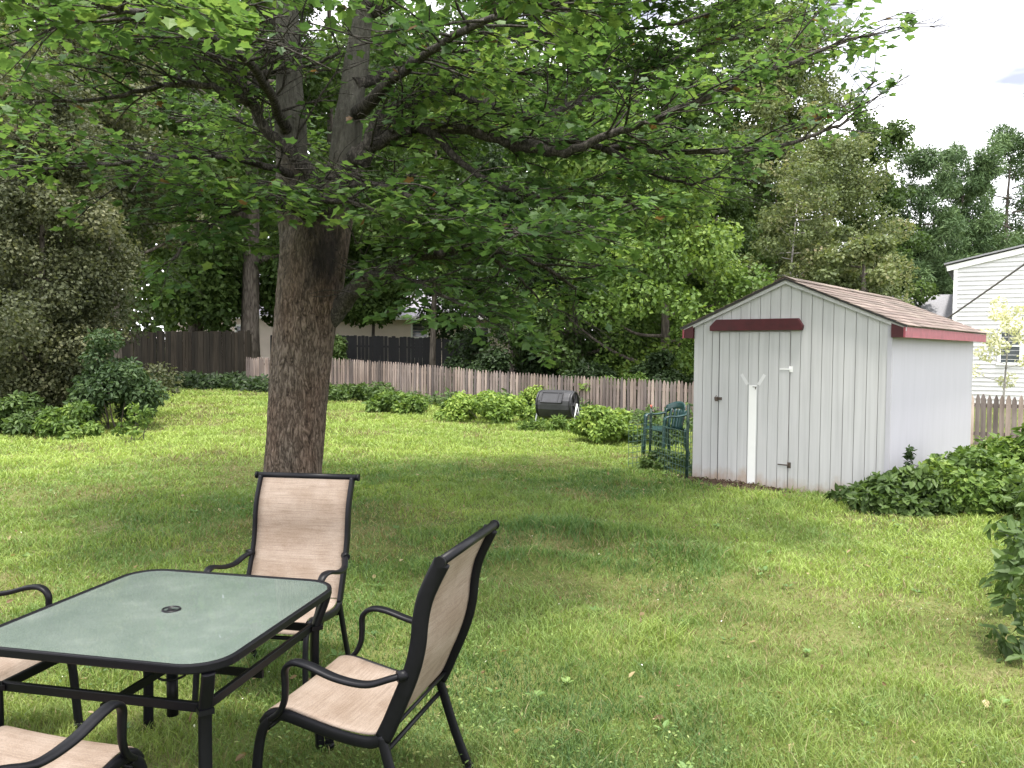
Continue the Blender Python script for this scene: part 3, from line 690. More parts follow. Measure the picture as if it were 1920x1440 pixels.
# ---------------------------------------------------------------- shed
TH = -.6935
def shed():
    root = thing('garden_shed', 'small white plank shed with dark red trim and a brown shingle roof', 'shed', (2.386, 10.495, 0), TH)
    w, l, z0, h = 2.4, 4.62, .06, 2.10; pk = 2.615; sl_ = (pk - h) / (w / 2)
    top = lambda x: h + sl_ * (w / 2 - abs(x - w / 2))
    # front: grooved boards on a dark backing
    mb = MB(); npl = 19; pw = w / npl; g = .007
    rngs = random.Random(4)
    for k in range(npl):
        x0, x1 = k * pw + g / 2, (k + 1) * pw - g / 2
        if k == 0: x0 = .0
        if k == npl - 1: x1 = w
        segs = [(x0, x1, z0 + rngs.uniform(-.005, .012))]
        dl, dr = .346, 1.272
        out = []
        for a, b_, zb in segs:
            if b_ <= dl or a >= dr: out.append((a, b_, zb))
            else:
                if a < dl: out.append((a, dl, zb))
                if b_ > dr: out.append((dr, b_, zb))
                out.append((max(a, dl), min(b_, dr), 2.004))
        for a, b_, zb in out:
            if b_ - a < .004: continue
            poly = [(a, -.012, zb), (b_, -.012, zb), (b_, -.012, top(b_))] + ([(w / 2, -.012, pk)] if a < w / 2 < b_ else []) + [(a, -.012, top(a))]
            mb.prism(poly, (0, .011, 0), rngs.random())
    mb.build('front_wall', M_SHED, root)
    mb = MB(); mb.prism([(0, 0, z0 - .1), (w, 0, z0 - .1), (w, 0, h), (w / 2, 0, pk), (0, 0, h)], (0, .05, 0)); mb.build('backing', M_GROOVE, root)
    mb = MB(); mb.box((.354, -.004, 1.03), (.0155, .007, 1.94)); mb.build('door_gap_shade', M_BLACKPL, root)  # added black strip stands in for the shade inside the door's left gap
    mb = MB(); mb.prism([(0, l, z0 - .1), (w, l, z0 - .1), (w, l, h), (w / 2, l, pk), (0, l, h)], (0, -.05, 0)); mb.build('rear_wall', M_SHED, root)
    mb = MB()
    mb.box((w - .016, l / 2, (z0 - .1 + h) / 2), (.03, l - .106, h - z0 + .1)); mb.build('side_wall', M_SHEDSIDE, root, .002)
    mb = MB(); mb.box((.016, l / 2, (z0 - .1 + h) / 2), (.03, l - .106, h - z0 + .1)); mb.build('side_wall', M_SHED, root)
    mb = MB(); mb.box((w - .012, -.015, (z0 + h) / 2 - .02), (.05, .012, h - z0 - .06)); mb.build('corner_board', M_SHEDSIDE, root)
    # door
    dm = MB(); a0, a1 = .362, 1.262; nb = 7
    for k in range(nb):
        x0 = a0 + (a1 - a0) * k / nb + (.003 if k else 0); x1 = a0 + (a1 - a0) * (k + 1) / nb - (.003 if k < nb - 1 else 0)
        dm.box(((x0 + x1) / 2, -.016, (z0 + .03 + 1.994) / 2), (x1 - x0, .014, 1.994 - z0 - .03), None, rngs.random())
    d = dm.build('door', M_SHED, root)
    mb = MB(); mb.box((.81, -.0255, (.075 + 1.335) / 2), (.098, .006, 1.26)); mb.build('patch_board', M_FRESH, d)
    mb = MB(); mb.box((.835, -.031, 1.315), (.05, .006, .008)); mb.box((.85, -.033, 1.30), (.008, .01, .03)); mb.build('pull', M_RUST, d)
    for sx in (-1, 1): mb = MB(); mb.bar((.81 + sx * .07, -.0235, 1.34), (.81 + sx * .15, -.0235, 1.47), .003, .04, (sx, 0, .6)); mb.build('paint_mark', M_SCUFF, d)
    mb = MB(); mb.box((.352, -.03, 1.15), (.1, .012, .035)); mb.box((.335, -.045, 1.14), (.035, .022, .05)); mb.sweep([(.335 + .012 * math.cos(a), -.045, 1.165 + .02 * math.sin(a)) for a in np.linspace(0, 3.14, 9)], .004, .004, (0, 1, 0), 6)
    mb.build('hasp', M_RUST, d, .003)
    for z, mm in ((1.544, M_FRESH), (.381, M_RUST)):
        mb = MB(); mb.box((1.21, -.026, z), (.13, .006, .014)); mb.box((1.285, -.0155, z), (.035, .006, .07)); mb.sweep([(1.267, -.024, z - .035), (1.267, -.024, z + .035)], .006, .006, (1, 0, 0), 8)
        mb.build('hinge', mm, d)
    mb = MB(); mb.prism([(.238, -.017, 2.012), (1.417, -.017, 2.012), (1.43, -.017, 2.065), (1.369, -.017, 2.155), (.323, -.017, 2.155), (.238, -.017, 2.07)], (0, -.055, 0)); mb.build('lintel', M_RED, root, .004)
    # roof
    ov, ye0, ye1 = .155, -.06, l + .1
    ex0 = w + ov; ez = h - sl_ * ov
    mb = MB(); nrm = Vector((sl_, 0, 1)).normalized()
    for s in (1, -1):
        X_ = lambda x: x if s > 0 else w - x
        p = [(X_(w / 2), ye0, pk + .004), (X_(ex0), ye0, ez + .004), (X_(ex0), ye0, ez + .024), (X_(w / 2), ye0, pk + .026)]
        mb.prism(p if s > 0 else p[::-1], (0, ye1 - ye0, 0))
    rf = mb.build('roof', M_GREYWOOD, root)
    mb = MB(); nc = 11; Ls = math.hypot(ex0 - w / 2 + .03, pk - ez + .012)
    for s in (1, -1):
        for c in range(nc):
            t0, t1 = c / nc, min(1, (c + 1.12) / nc)
            yy = ye0 - .02 - (c % 2) * .15 - rngs.random() * .05
            while yy < ye1 + .02:
                y1 = min(yy + .3, ye1 + .02); y0 = max(yy, ye0 - .02)
                if y1 - y0 > .03:
                    xa = w / 2 + (ex0 - w / 2 + .03) * t0; xb = w / 2 + (ex0 - w / 2 + .03) * t1
                    za = pk - sl_ * (xa - w / 2) + .029; zb = pk - sl_ * (xb - w / 2) + .036 + rngs.random() * .003
                    if s < 0: xa, xb = w - xa, w - xb
                    P = [(xa, y0, za), (xb, y0, zb), (xb, y1 - .005, zb), (xa, y1 - .005, za)]
                    mb.prism(P if s < 0 else P[::-1], (0, 0, -.006), min(1, max(0, .5 + rngs.gauss(0, .22))))
                yy += .3
    for k in range(16):
        y0 = ye0 - .02 + k * (ye1 - ye0 + .04) / 16
        for s in (1, -1):
            P = [(w / 2, y0, pk + .047), (w / 2 + s * .13, y0, pk + .047 - sl_ * .13 + .004), (w / 2 + s * .13, y0 + .31, pk + .047 - sl_ * .13), (w / 2, y0 + .31, pk + .047)]
            mb.prism(P if s < 0 else P[::-1], (0, 0, -.006), rngs.random())
    mb.build('shingles', M_SHINGLE, rf)
    # rake trim: thin white strip under a dark drip edge
    for s in (1, -1):
        X_ = lambda x: x if s > 0 else w - x
        mb = MB(); mb.prism([(X_(w / 2), -.048, pk + .001), (X_(ex0), -.048, ez + .001), (X_(ex0), -.048, ez - .04), (X_(w / 2), -.048, pk - .044)], (0, .033, 0)); mb.build('rake_trim', M_SHED, rf)
        mb = MB(); mb.prism([(X_(w / 2), ye0 - .012, pk + .03), (X_(ex0 + .02), ye0 - .012, ez + .022), (X_(ex0 + .02), ye0 - .012, ez - .002), (X_(w / 2), ye0 - .012, pk + .006)], (0, .01, 0)); mb.build('drip_edge', M_BLACKPL, rf)
        mb = MB(); mb.box((X_(w + ov - .012), l / 2 + .02, ez - .055), (.022, ye1 - ye0 - .01, .115)); mb.build('fascia', M_REDFADE, rf)
        mb = MB(); mb.prism([(X_(w + .004), -.05, h - .02), (X_(ex0 - .026), -.05, ez - .002), (X_(ex0 - .026), -.05, ez - .112), (X_(w + .004), -.05, ez - .112)], (0, .02, 0)); mb.build('eave_end', M_RED, rf)
shed()

# ---------------------------------------------------------------- fences
def fence(name, label, p0, p1, h, pitch_, wd_, m, pointed=True, seed=1, zoff=0., topvar=.012, post_every=2.4):
    rg = random.Random(seed); p0 = np.array(p0, float); p1 = np.array(p1, float); d = p1 - p0; L = np.hypot(*d); u = d / L; ang = math.atan2(u[1], u[0])
    root = thing(name, label, 'fence', (p0[0], p0[1], 0), ang)
    n = int(L / pitch_); mb = MB(); Z = gz(p0[0] + u[0] * pitch_ * np.arange(n + 1), p0[1] + u[1] * pitch_ * np.arange(n + 1))
    Z = np.convolve(np.pad(Z, 8, 'edge'), np.ones(17) / 17, 'valid')
    for k in range(n + 1):
        x = k * pitch_ + rg.uniform(-.004, .004); w = wd_ * rg.uniform(.9, 1.04) / 2; zt = Z[k] + zoff + h + rg.uniform(-topvar, topvar); zb = Z[k] + rg.uniform(-.03, .02); t = rg.gauss(0, .007); y = rg.uniform(-.006, .006); zt += rg.choice((0, 0, 0, 0, 0, 0, -.03, .02))
        if pointed: poly = [(x - w, y, zb), (x + w, y, zb), (x + w + t, y, zt - .1), (x + w * .45 + t, y, zt - .025), (x + t, y, zt), (x - w * .45 + t, y, zt - .025), (x - w + t, y, zt - .1)]
        else: poly = [(x - w, y, zb), (x + w, y, zb), (x + w + t, y, zt - .02), (x + w * .6 + t, y, zt), (x - w * .6 + t, y, zt), (x - w + t, y, zt - .02)]
        mb.prism(poly, (0, .018, 0), rg.random())
    mb.build('pickets', m, root)
    nr = int(L / post_every) + 1
    for k in range(nr + 1):
        x = min(k * post_every + .3, L - .05); i = min(int(x / pitch_), n); mb = MB(); mb.box((x, .075, Z[i] + zoff + (h - .15) / 2), (.08, .08, h - .05), None, .4); mb.build('post', m, root)
        if k < nr:
            x2 = min((k + 1) * post_every + .3, L); i2 = min(int(x2 / pitch_), n)
            for f in (.22, .78):
                mb = MB(); mb.bar((x, .045, Z[i] + zoff + h * f), (x2, .045, Z[i2] + zoff + h * f), .03, .07, cc=.4); mb.build('rail', m, root)
    return root
C0 = (-8.6, 26.0)
pA = W(1295, 712, 17.8); pB = W(1860, 740, 15.2)
fence('picket_fence', 'long weathered picket fence with pointed tops along the back of the lawn', C0, (5.4, 16.95), 1.0, .088, .068, M_PICKET, True, 3)
fence('picket_fence', 'short weathered picket fence to the right of the shed below the white house', (6.6, 16.5), (12.5, 13.5), .97, .1, .084, M_PICKET, True, 4)
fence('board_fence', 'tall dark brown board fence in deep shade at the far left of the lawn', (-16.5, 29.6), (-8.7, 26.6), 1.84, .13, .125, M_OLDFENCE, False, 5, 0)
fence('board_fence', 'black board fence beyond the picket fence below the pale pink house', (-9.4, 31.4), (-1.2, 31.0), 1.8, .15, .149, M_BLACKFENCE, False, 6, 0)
fence('board_fence', 'grey stockade fence panel standing beyond the picket fence among dark bushes', (.5, 24.6), (1.75, 24.6), 1.75, .11, .105, M_GREYWOOD, False, 7, 0)

# ---------------------------------------------------------------- houses
def lap_siding(mb, x0f, x1f, z0, z1, step, y=0., seed=2):
    z = z0
    while z < z1 - .01:
        zt = min(z + step, z1); zm = (z + zt) / 2
        a, b_ = x0f(zm), x1f(zm)
        if b_ - a > .05: mb.add([(a, y - .03, z), (b_, y - .03, z), (b_, y - .002, zt + .004), (a, y - .002, zt + .004), (a, y + .01, z), (b_, y + .01, z)], [(0, 1, 2, 3), (4, 5, 1, 0)], .5)
        z += step
def window(root, x0, x1, z0, z1, y=-.03, dark=True):
    f = MB(); t = .09
    f.box(((x0 + x1) / 2, y, z1 + t / 2), (x1 - x0 + 2 * t, .06, t)); f.box(((x0 + x1) / 2, y, z0 - t / 2), (x1 - x0 + 2 * t + .06, .08, t))
    for x in (x0 - t / 2, x1 + t / 2): f.box((x, y, (z0 + z1) / 2), (t, .06, z1 - z0))
    w_ = f.build('window', M_TRIM, root)
    s = MB(); s.box(((x0 + x1) / 2, y - .005, (z0 + z1) / 2), (x1 - x0, .04, .05)); s.build('sash', M_TRIM, w_)
    p = MB(); p.box(((x0 + x1) / 2, y + .012, (z0 + z1) / 2), (x1 - x0, .02, z1 - z0)); p.build('pane', M_PANE, w_)
def gable_house(name, label, loc, rz, w, l, eave, peak, mwall, mroof, wins, step=.14, front_gable=True):
    root = thing(name, label, 'house', loc, rz)
    sl = (peak - eave) / (w / 2)
    mb = MB(); xl = lambda z: 0 if z < eave else (z - eave) / sl; xr = lambda z: w - xl(z)
    lap_siding(mb, xl, xr, 0, peak, step)
    mb.prism([(0, .012, -.3), (w, .012, -.3), (w, .012, eave), (w / 2, .012, peak), (0, .012, eave)], (0, .1, 0))
    mb.build('gable_wall', mwall, root)
    mb = MB()
    for x in (.05, w - .05): mb.box((x, l / 2 + .06, eave / 2 - .15), (.1, l - .1, eave + .3))
    mb.box((w / 2, l - .04, eave / 2 - .15), (w, .1, eave + .3)); mb.build('wall', mwall, root)
    mb = MB()
    for x in (.04, w - .04): mb.box((x, -.035, eave / 2), (.11, .03, eave))
    for s in (-1, 1):
        mb.bar((w / 2, -.05, peak + .02), (w / 2 + s * (w / 2 + .22), -.05, eave - .2 * sl), .06, .17, (0, 0, 1))
    mb.build('trim', M_TRIM, root)
    mb = MB()
    for s in (-1, 1):
        a = Vector((w / 2, 0, peak + .14)); b_ = Vector((w / 2 + s * (w / 2 + .3), 0, eave - .3 * sl + .14))
        mb.prism([(a.x, -.16, a.z), (b_.x, -.16, b_.z), (b_.x, -.16, b_.z + .05), (a.x, -.16, a.z + .05)], (0, l + .3, 0))
    mb.build('roof', mroof, root)
    for wv in wins: window(root, *wv)
    return root
hl = W(1790, 494, 26)
gable_house('white_house', 'white clapboard house with a shallow gable at the right edge behind the shed', (hl[0], hl[1], 0), R(-31), 10.5, 9, hl[2] - .12, hl[2] + 1.05, M_WHITE, M_GREYROOF,
            [(1.36, 1.86, 1.45, 2.5), (4.2, 5.0, 1.3, 2.5), (7.2, 8., 1.3, 2.5), (4.6, 5.4, 3.3, 4.5)])
def eave_house(name, label, loc, rz, w, l, eave, ridge, mwall, mroof, wins, step=.16):
    root = thing(name, label, 'house', loc, rz)
    mb = MB(); lap_siding(mb, lambda z: 0, lambda z: w, 0, eave, step); mb.box((w / 2, .08, eave / 2 - .1), (w, .13, eave + .2)); mb.build('front_wall', mwall, root)
    mb = MB(); 
    for x in (.06, w - .06): mb.prism([(x - .06, .15, -.2), (x - .06, l, -.2), (x - .06, l, eave), (x - .06, l / 2, ridge - .1), (x - .06, .15, eave)], (.12, 0, 0))
    mb.box((w / 2, l - .05, eave / 2), (w - .26, .1, eave + .2)); mb.build('wall', mwall, root)
    mb = MB(); s_ = (ridge - eave) / (l / 2)
    for a, b_ in ((-.4, l / 2), (l / 2, l + .4)):
        za = eave - .4 * s_ if a < 0 else ridge; zb = ridge if a < 0 else eave - .4 * s_
        mb.prism([(-.3, a, za + .06), (-.3, b_, zb + .06), (-.3, b_, zb + .13), (-.3, a, za + .13)], (w + .6, 0, 0))
    mb.build('roof', mroof, root)
    mb = MB(); mb.box((w / 2, -.42, eave - .4 * s_ + .04), (w + .6, .03, .16)); mb.build('gutter', M_TRIM, root)
    for wv in wins: window(root, *wv)
    return root
h2 = W(370, 620, 40)
eave_house('pale_pink_house', 'pale pink clapboard house seen in scraps beyond the black fence behind the maple trunk', (h2[0] - 1, 40, .1), R(0), 17.6, 8, 3.35, 5.7, M_PINKSIDING, M_PALEROOF,
           [(11.75, 12.45, 1.2, 3.2), (3, 4, 1.3, 2.7), (14.5, 15.5, 1.3, 2.7)])
eave_house('grey_roofed_garage', 'low garage with a plain grey roof between the shed roof and the white house', (12.3, 31.9, 0), R(-31), 4.4, 4.6, 2.5, 3.9, M_WHITE, M_GREYROOF, [])
mb = MB(); a, b_ = W(1690, 655, 25.), W(1925, 484, 21.5); mb.sweep([a + (b_ - a) * t - np.array([0, 0, .25 * t * (2.2 - t)]) * .4 for t in np.linspace(-.05, 2.2, 20)], .028, .028, (0, 0, 1), 8)
tagset(mb.build('overhead_cable', M_CABLE), 'thick grey cable slanting up across the white house wall', 'cable')

# ---------------------------------------------------------------- composter, plastic chair, wire fence
def composter():
    p = gp(1045, 803); dist = p[1]; s = dist / FPX
    root = thing('compost_tumbler', 'black drum compost tumbler on pale angled legs among the bushes', 'composter', tuple(p), R(-24))
    zc = .50; r_ = .285; hl_ = .36
    mb = MB(); n = 20; V = []; prof = [(-hl_, r_ * .9), (-hl_ + .03, r_), (-.03, r_ * 1.02), (.03, r_ * 1.02), (hl_ - .03, r_), (hl_, r_ * .9)]
    for x, rr in prof:
        for k in range(n): a = 2 * math.pi * k / n; q = rr * (1 + .03 * (k % 2)); V.append((x, q * math.cos(a), zc + q * math.sin(a)))
    mb.add(V, [(i * n + k, i * n + (k + 1) % n, (i + 1) * n + (k + 1) % n, (i + 1) * n + k) for i in range(5) for k in range(n)] + [tuple(range(n))[::-1], tuple(range(5 * n, 6 * n))], .5)
    dr = mb.build('drum', M_GREYPL, root, .006)
    mb = MB()
    for s_ in (-1, 1):
        mb = MB()
        mb.sweep([(s_ * (hl_ + .012), r_ * .93 * math.cos(a), zc + r_ * .93 * math.sin(a)) for a in np.linspace(0, 2 * math.pi, 25)], .02, .02, (1, 0, 0), 8)
        mb.sweep([(s_ * (hl_ - .005), 0, zc), (s_ * (hl_ + .03), 0, zc)], .07, .07, (0, 0, 1), 14)
        for k in range(6): a = k * math.pi / 3; mb.bar((s_ * (hl_ + .012), .05 * math.cos(a), zc + .05 * math.sin(a)), (s_ * (hl_ + .012), r_ * .9 * math.cos(a), zc + r_ * .9 * math.sin(a)), .02, .03, (1, 0, 0))
        mb.build('end_cap', M_BLACKPL, root)
    mb = MB(); M_ = Matrix.Rotation(R(-32), 3, 'X'); c = Vector((-.03, -r_ * math.cos(R(32)) - .012, zc + r_ * math.sin(R(32))))
    for dx, dz, wx, wz in ((0, .115, .46, .025), (0, -.115, .46, .025), (-.22, 0, .025, .21), (.22, 0, .025, .21), (.14, 0, .02, .21)): mb.box(c + M_ @ Vector((dx, -.01, dz)), (wx, .03, wz), M_)
    d = mb.build('door_frame', M_BLACKPL, root); mb = MB(); mb.box(c, (.44, .025, .21), M_); mb.build('door', M_GREYPL, root)
    for x in (-.42, .42):
        for y in (-1, 1):
            mb = MB(); mb.sweep([(x, 0, zc + .02), (x + .02, y * .30, -.03)], .014, .014, n=8); mb.build('leg', M_PALE, root)
composter()

def plastic_chair():
    p = gp(1247, 853)
    root = thing('plastic_chair', 'dark green plastic garden armchair behind wire mesh beside the shed', 'chair', tuple(p), R(115))
    mb = MB(); V = []; m = 9; k = 9     # seat: dished slab, local forward = +y
    for j in range(k):
        y = -.2 + .43 * j / (k - 1)
        for i in range(m):
            u = i / (m - 1) * 2 - 1; V.append((u * (.22 + .02 * j / k), y, .41 + .03 * j / k + .02 * u * u - (.035 if j == k - 1 else 0)))
    o = np_mesh('seat', V, [(j * m + i, j * m + i + 1, (j + 1) * m + i + 1, (j + 1) * m + i) for j in range(k - 1) for i in range(m - 1)], M_GREENPL, root, smooth=True); md = o.modifiers.new('t', 'SOLIDIFY'); md.thickness = .02
    # curved back: wide top band and five splats
    mb = MB()
    def bk(u, z): return (u * (.23 + .03 * (z - .4)), -.2 - .2 * (z - .41) + .07 * u * u * (z > .4), z)
    tb = [[bk(u, z + .07 * (1 - u * u)) for u in np.linspace(-1.04, 1.04, 13)] for z in (.66, .70, .74, .775)]
    V = [q for row in tb for q in row]; F = [(a * 13 + b_, a * 13 + b_ + 1, (a + 1) * 13 + b_ + 1, (a + 1) * 13 + b_) for a in range(3) for b_ in range(12)]
    mb.add(V, F, .5, True); 
    for u in (-1, -.66, -.33, 0, .33, .66, 1):
        w_ = .064 if abs(u) < 1 else .05
        q = [bk(u, z) for z in np.linspace(.40, .72, 7)]; V = [(x + s * w_ / 2, y, z) for x, y, z in q for s in (-1, 1)]; mb.add(V, [(2 * a, 2 * a + 1, 2 * a + 3, 2 * a + 2) for a in range(6)], .5, True)
    o = mb.build('backrest', M_GREENPL, root); md = o.modifiers.new('t', 'SOLIDIFY'); md.thickness = .014
    for s in (-1, 1):
        mb = MB(); mb.sweep(catmull([(s * .235, -.25, .70), (s * .265, -.18, .655), (s * .275, -.02, .63), (s * .275, .14, .635), (s * .268, .2, .61)], 5), .014, .038, (0, 0, 1), 10, .7); mb.build('armrest', M_GREENPL, root)
        for pts in ([(s * .268, .195, .62), (s * .255, .21, .44), (s * .27, .235, 0)], [(s * .23, -.19, .43), (s * .235, -.22, .2), (s * .25, -.27, 0)]):
            mb = MB(); mb.sweep(catmull(pts, 4), [.038 - .0012 * q for q in range(9)], [.024] * 9, (1, 0, 0), 10, .6); mb.build('leg', M_GREENPL, root)
plastic_chair()

def wire_fence():
    q = [gp(1178, 880), gp(1218, 874), gp(1287, 899)]
    q.append(np.array([2.40, 10.62, .08]))
    root = thing('wire_garden_fence', 'low green wire mesh garden fence with dark posts beside the shed corner', 'fence', tuple(q[2]))
    b = q[2]
    for a_, c_ in zip(q[:-1], q[1:]):
        L = np.linalg.norm((c_ - a_)[:2])
        if L < .2: continue
        mb = MB(); n = max(2, int(L / .075)); h = .62
        for k in range(n + 1):
            p = a_ + (c_ - a_) * k / n - b; mb.bar((p[0], p[1], p[2]), (p[0], p[1], p[2] + h), .006, .006)
        for k in range(9):
            z = h * k / 8; mb.bar(a_ - b + [0, 0, z], c_ - b + [0, 0, z], .006, .006)
        mb.build('wire_mesh', M_WIRE, root)
    for p, h in ((q[1], .86), (q[2], .98)):
        mb = MB(); p = p - b; mb.sweep([(p[0], p[1], p[2] - .05), (p[0] + .01, p[1], p[2] + h)], .02, .014, (1, 0, 0), 8, .6)
        for k in range(6): mb.box((p[0] + .005, p[1] - .018, p[2] + .15 + .12 * k), (.02, .02, .03))
        o = mb.build('post', M_POST, root)
        if h < .9: mb = MB(); mb.sweep([(p[0] + .01, p[1], p[2] + h - .03), (p[0] + .01, p[1], p[2] + h + .02)], .016, .016, (1, 0, 0), 8); mb.build('cap', M_CAP, o)
wire_fence()

# ---------------------------------------------------------------- shrubs and weeds
rb = np.random.default_rng(9)
def mound(name, label, foot_px, halfw, depth, h, nb, r, palette, n, leaf, seed, cat='bush', **kw):
    f = gp(*foot_px); c = (f[0], f[1] + depth)
    return bush(name, label, cat, lumps(c[0], c[1], halfw, depth, h, nb, r, rb), palette, n, leaf, seed, **kw)
mound('leafy_bush', 'low dark leafy bush against the picket fence just right of the maple trunk', (650, 752), .95, .5, .5, 12, .2, P_GREEN, 3000, .13, 1)
mound('leafy_bush', 'medium green leafy bush along the picket fence, left of the lime green mound', (762, 776), 1.05, .55, .62, 16, .2, P_BRIGHT, 4200, .12, 2)
mound('leafy_bush', 'rounded lime green bush left of the black compost tumbler', (925, 798), 1.0, .7, .92, 22, .24, P_LIME, 6500, .1, 3)
mound('leafy_bush', 'yellow green bush rising behind the compost tumbler', (1015, 778), .42, .35, 1.05, 10, .2, P_LIME, 2200, .1, 4)
mound('leafy_bush', 'bright green bush with a dark underside between the compost tumbler and the plastic chair', (1137, 838), .58, .5, .78, 20, .2, P_LIME, 6500, .085, 5)
mound('leafy_bush', 'loose green weeds standing behind the plastic chair near the shed', (1250, 838), .5, .3, .55, 10, .15, P_GREEN, 1800, .08, 6)
mound('tall_weeds', 'tall grassy weeds at the foot of the compost tumbler', (1030, 812), .55, .25, .32, 12, .1, P_BRIGHT, 1400, .13, 7, 'weeds', tmpl=T_NEED, up=.2)
mound('tall_weeds', 'scrubby weeds inside the wire garden fence', (1250, 885), .4, .3, .3, 10, .1, P_GREEN, 1200, .08, 8, 'weeds')
# plants by the shed and the right edge
def pl(name, label, blobs, pal_, n, leaf, seed, cat='bush', **kw): return bush(name, label, cat, blobs, pal_, n, leaf, seed, **kw)
L1 = lumps(3.98, 8.85, .34, .2, .32, 8, .12, rb) + lumps(4.25, 8.6, .5, .28, .5, 14, .17, rb)
pl('leafy_bush', 'low dark broad leaved plants at the near right corner of the shed', L1, P_GREEN, 4200, .095, 11)
pl('leafy_bush', 'bright topped bush in front of the skylit white shed side', lumps(5.0, 8.75, .6, .35, .72, 16, .2, rb) + lumps(5.6, 9.6, .5, .4, .8, 10, .2, rb), P_BRIGHT, 6500, .095, 12)
pl('leafy_bush', 'tall green bush at the right edge below the short picket fence', lumps(6.0, 9.0, .7, .5, .98, 18, .24, rb), P_BRIGHT, 6000, .1, 13)
pl('spiky_weed', 'single dark spiky weed rising against the shed corner', [(4.36, 8.75, .5 + .05 * k, .03) for k in range(5)], P_DARK, 90, .06, 14, 'weed', stems=2)
pl('leafy_bush', 'large leaved bush leaning in from the right edge over the grass', lumps(4.35, 5.75, .5, .5, 1.15, 18, .2, rb) + [(3.72, 5.6, .75, .14), (3.62, 5.45, .5, .16), (3.62, 5.35, .28, .15), (3.6, 5.0, .15, .14), (3.75, 4.85, .25, .14)] + [(*W(x, y, d), .1) for x, y, d in ((1900, 1010, 5.), (1885, 1080, 4.9), (1905, 1130, 4.8), (1890, 1190, 4.7), (1915, 1240, 4.6), (1880, 990, 5.3), (1910, 1060, 4.6))], P_GREEN, 2900, .095, 15, stems=16)
pl('leafy_bush', 'mid height bush at the right edge between the shed plants and the nearer bush', lumps(5.55, 7.9, .5, .5, .8, 12, .2, rb), P_GREEN, 1900, .12, 16)
# left side
pl('leafy_bush', 'upright dark green broad leaved bush at the foot of the brownish tree', lumps(-7.35, 14.9, .6, .5, 2.2, 26, .3, rb), P_MID, 9500, .095, 21)
pl('tall_weeds', 'leafy green weeds at the far left under the brownish tree', lumps(-8.75, 14.2, .7, .4, .85, 14, .22, rb), P_GREEN, 5200, .095, 22, 'weeds')
pl('tall_weeds', 'light green weeds spilling onto the lawn from the dark bush', lumps(-7.7, 13.9, .6, .3, .7, 12, .18, rb), P_BRIGHT, 3200, .09, 23, 'weeds')
sp_ = gp(252, 830)
pl('sapling', 'tiny sapling with a few pale leaves alone in the left lawn', [(sp_[0] + dx, sp_[1] + dy, sp_[2] + z, .09) for dx, dy, z in ((0, 0, .45), (.15, .05, .35), (-.16, 0, .28), (.05, -.1, .2), (.22, 0, .52), (-.3, .05, .2), (-.05, .05, .58))], P_BRIGHT, 330, .085, 24, 'sapling', stems=7)
# ground cover along the left fence: one mass
n = 9000; x = rb.uniform(-14.5, -6.3, n); y = 27.0 - .0 * x - (x + 8.6) * .35 * (x < -8.6) - .66 * (x + 8.6) * (x > -8.6) - rb.random(n) ** 1.4 * 2.6 - .5
z = gz(x, y) + rb.random(n) * (.2 + .3 * vnoise(x, y, .8))
P = np.stack([x, y, z], -1)
tagset(leaves('ground_cover', P, rb.normal(size=(n, 3)) * .5 + [0, -.3, .9], rb.normal(size=(n, 3)), rb.uniform(.1, .2, n), T_OVAL, pal(rb.random(n), P_DARK), M_SHRUB), 'dark ivy like ground cover along the far left fence', 'ground cover', kind='stuff')

n = 7000; x = rb.uniform(-7.5, 4.2, n); y = 26.0 - .646 * (x + 8.6) - .15 - rb.random(n) ** 1.6 * 1.5
z = gz(x, y) + rb.random(n) * (.12 + .5 * vnoise(x, y, .7, 4) ** 1.5)
tagset(leaves('undergrowth', np.stack([x, y, z], -1), rb.normal(size=(n, 3)) * .5 + [0, -.3, .9], rb.normal(size=(n, 3)), rb.uniform(.06, .15, n), T_OVAL, pal(rb.random(n), P_GREEN), M_SHRUB), 'tangled low weeds along the foot of the long picket fence', 'weeds', kind='stuff')

# ---------------------------------------------------------------- trees beyond
def T_(label, px, d, topy, cr, palette, name='leafy_tree', cat='tree', **kw):
    p = W(px, 650, d); top = W(px, topy, d)[2]
    return tree(name, label, cat, (p[0], p[1], gz1(p[0], p[1]) - .05), top, cr, palette, **kw)
T_('brownish evergreen tree with tiny dense leaves filling the left edge', 85, 16.4, 165, 1.75, P_BROWN, 'evergreen_tree', n=110000, leaf=.08, crown_z=.03, tmpl=T_QUAD, seed=1, nb=170, r0=.1, limbs=20, bsize=.36, fill=.15, jit=.9)
T_('taller brownish tree standing behind the left edge evergreen', -60, 21, -120, 3.6, P_BROWN, 'evergreen_tree', n=50000, leaf=.12, crown_z=.06, seed=2, nb=70, limbs=20, fill=.3)
T_('brownish green tree above the dark left fence', 215, 23, 60, 2.5, P_BROWN, 'evergreen_tree', n=34000, leaf=.115, crown_z=.36, seed=3, nb=56, limbs=18, lean=(-.3, 0), fill=.3)
T_('forked dark trunk tree above the left fence', 372, 31, -330, 4.2, P_GREEN, n=34000, leaf=.21, crown_z=.1, seed=4, r0=.3, nb=60, lean=(-1.2, 0))
T_('straight dark trunk tree just left of the maple trunk', 467, 30, -420, 4., P_GREEN, n=34000, leaf=.21, crown_z=.13, seed=5, r0=.36, nb=56)
T_('tall green tree showing above the top left branches', 180, 35, -380, 5., P_BRIGHT, n=34000, leaf=.22, crown_z=.2, seed=6, nb=50)
T_('tall green tree directly behind the twin maple stems', 610, 36, -420, 4.6, P_GREEN, n=40000, leaf=.2, crown_z=.12, seed=7, nb=60)
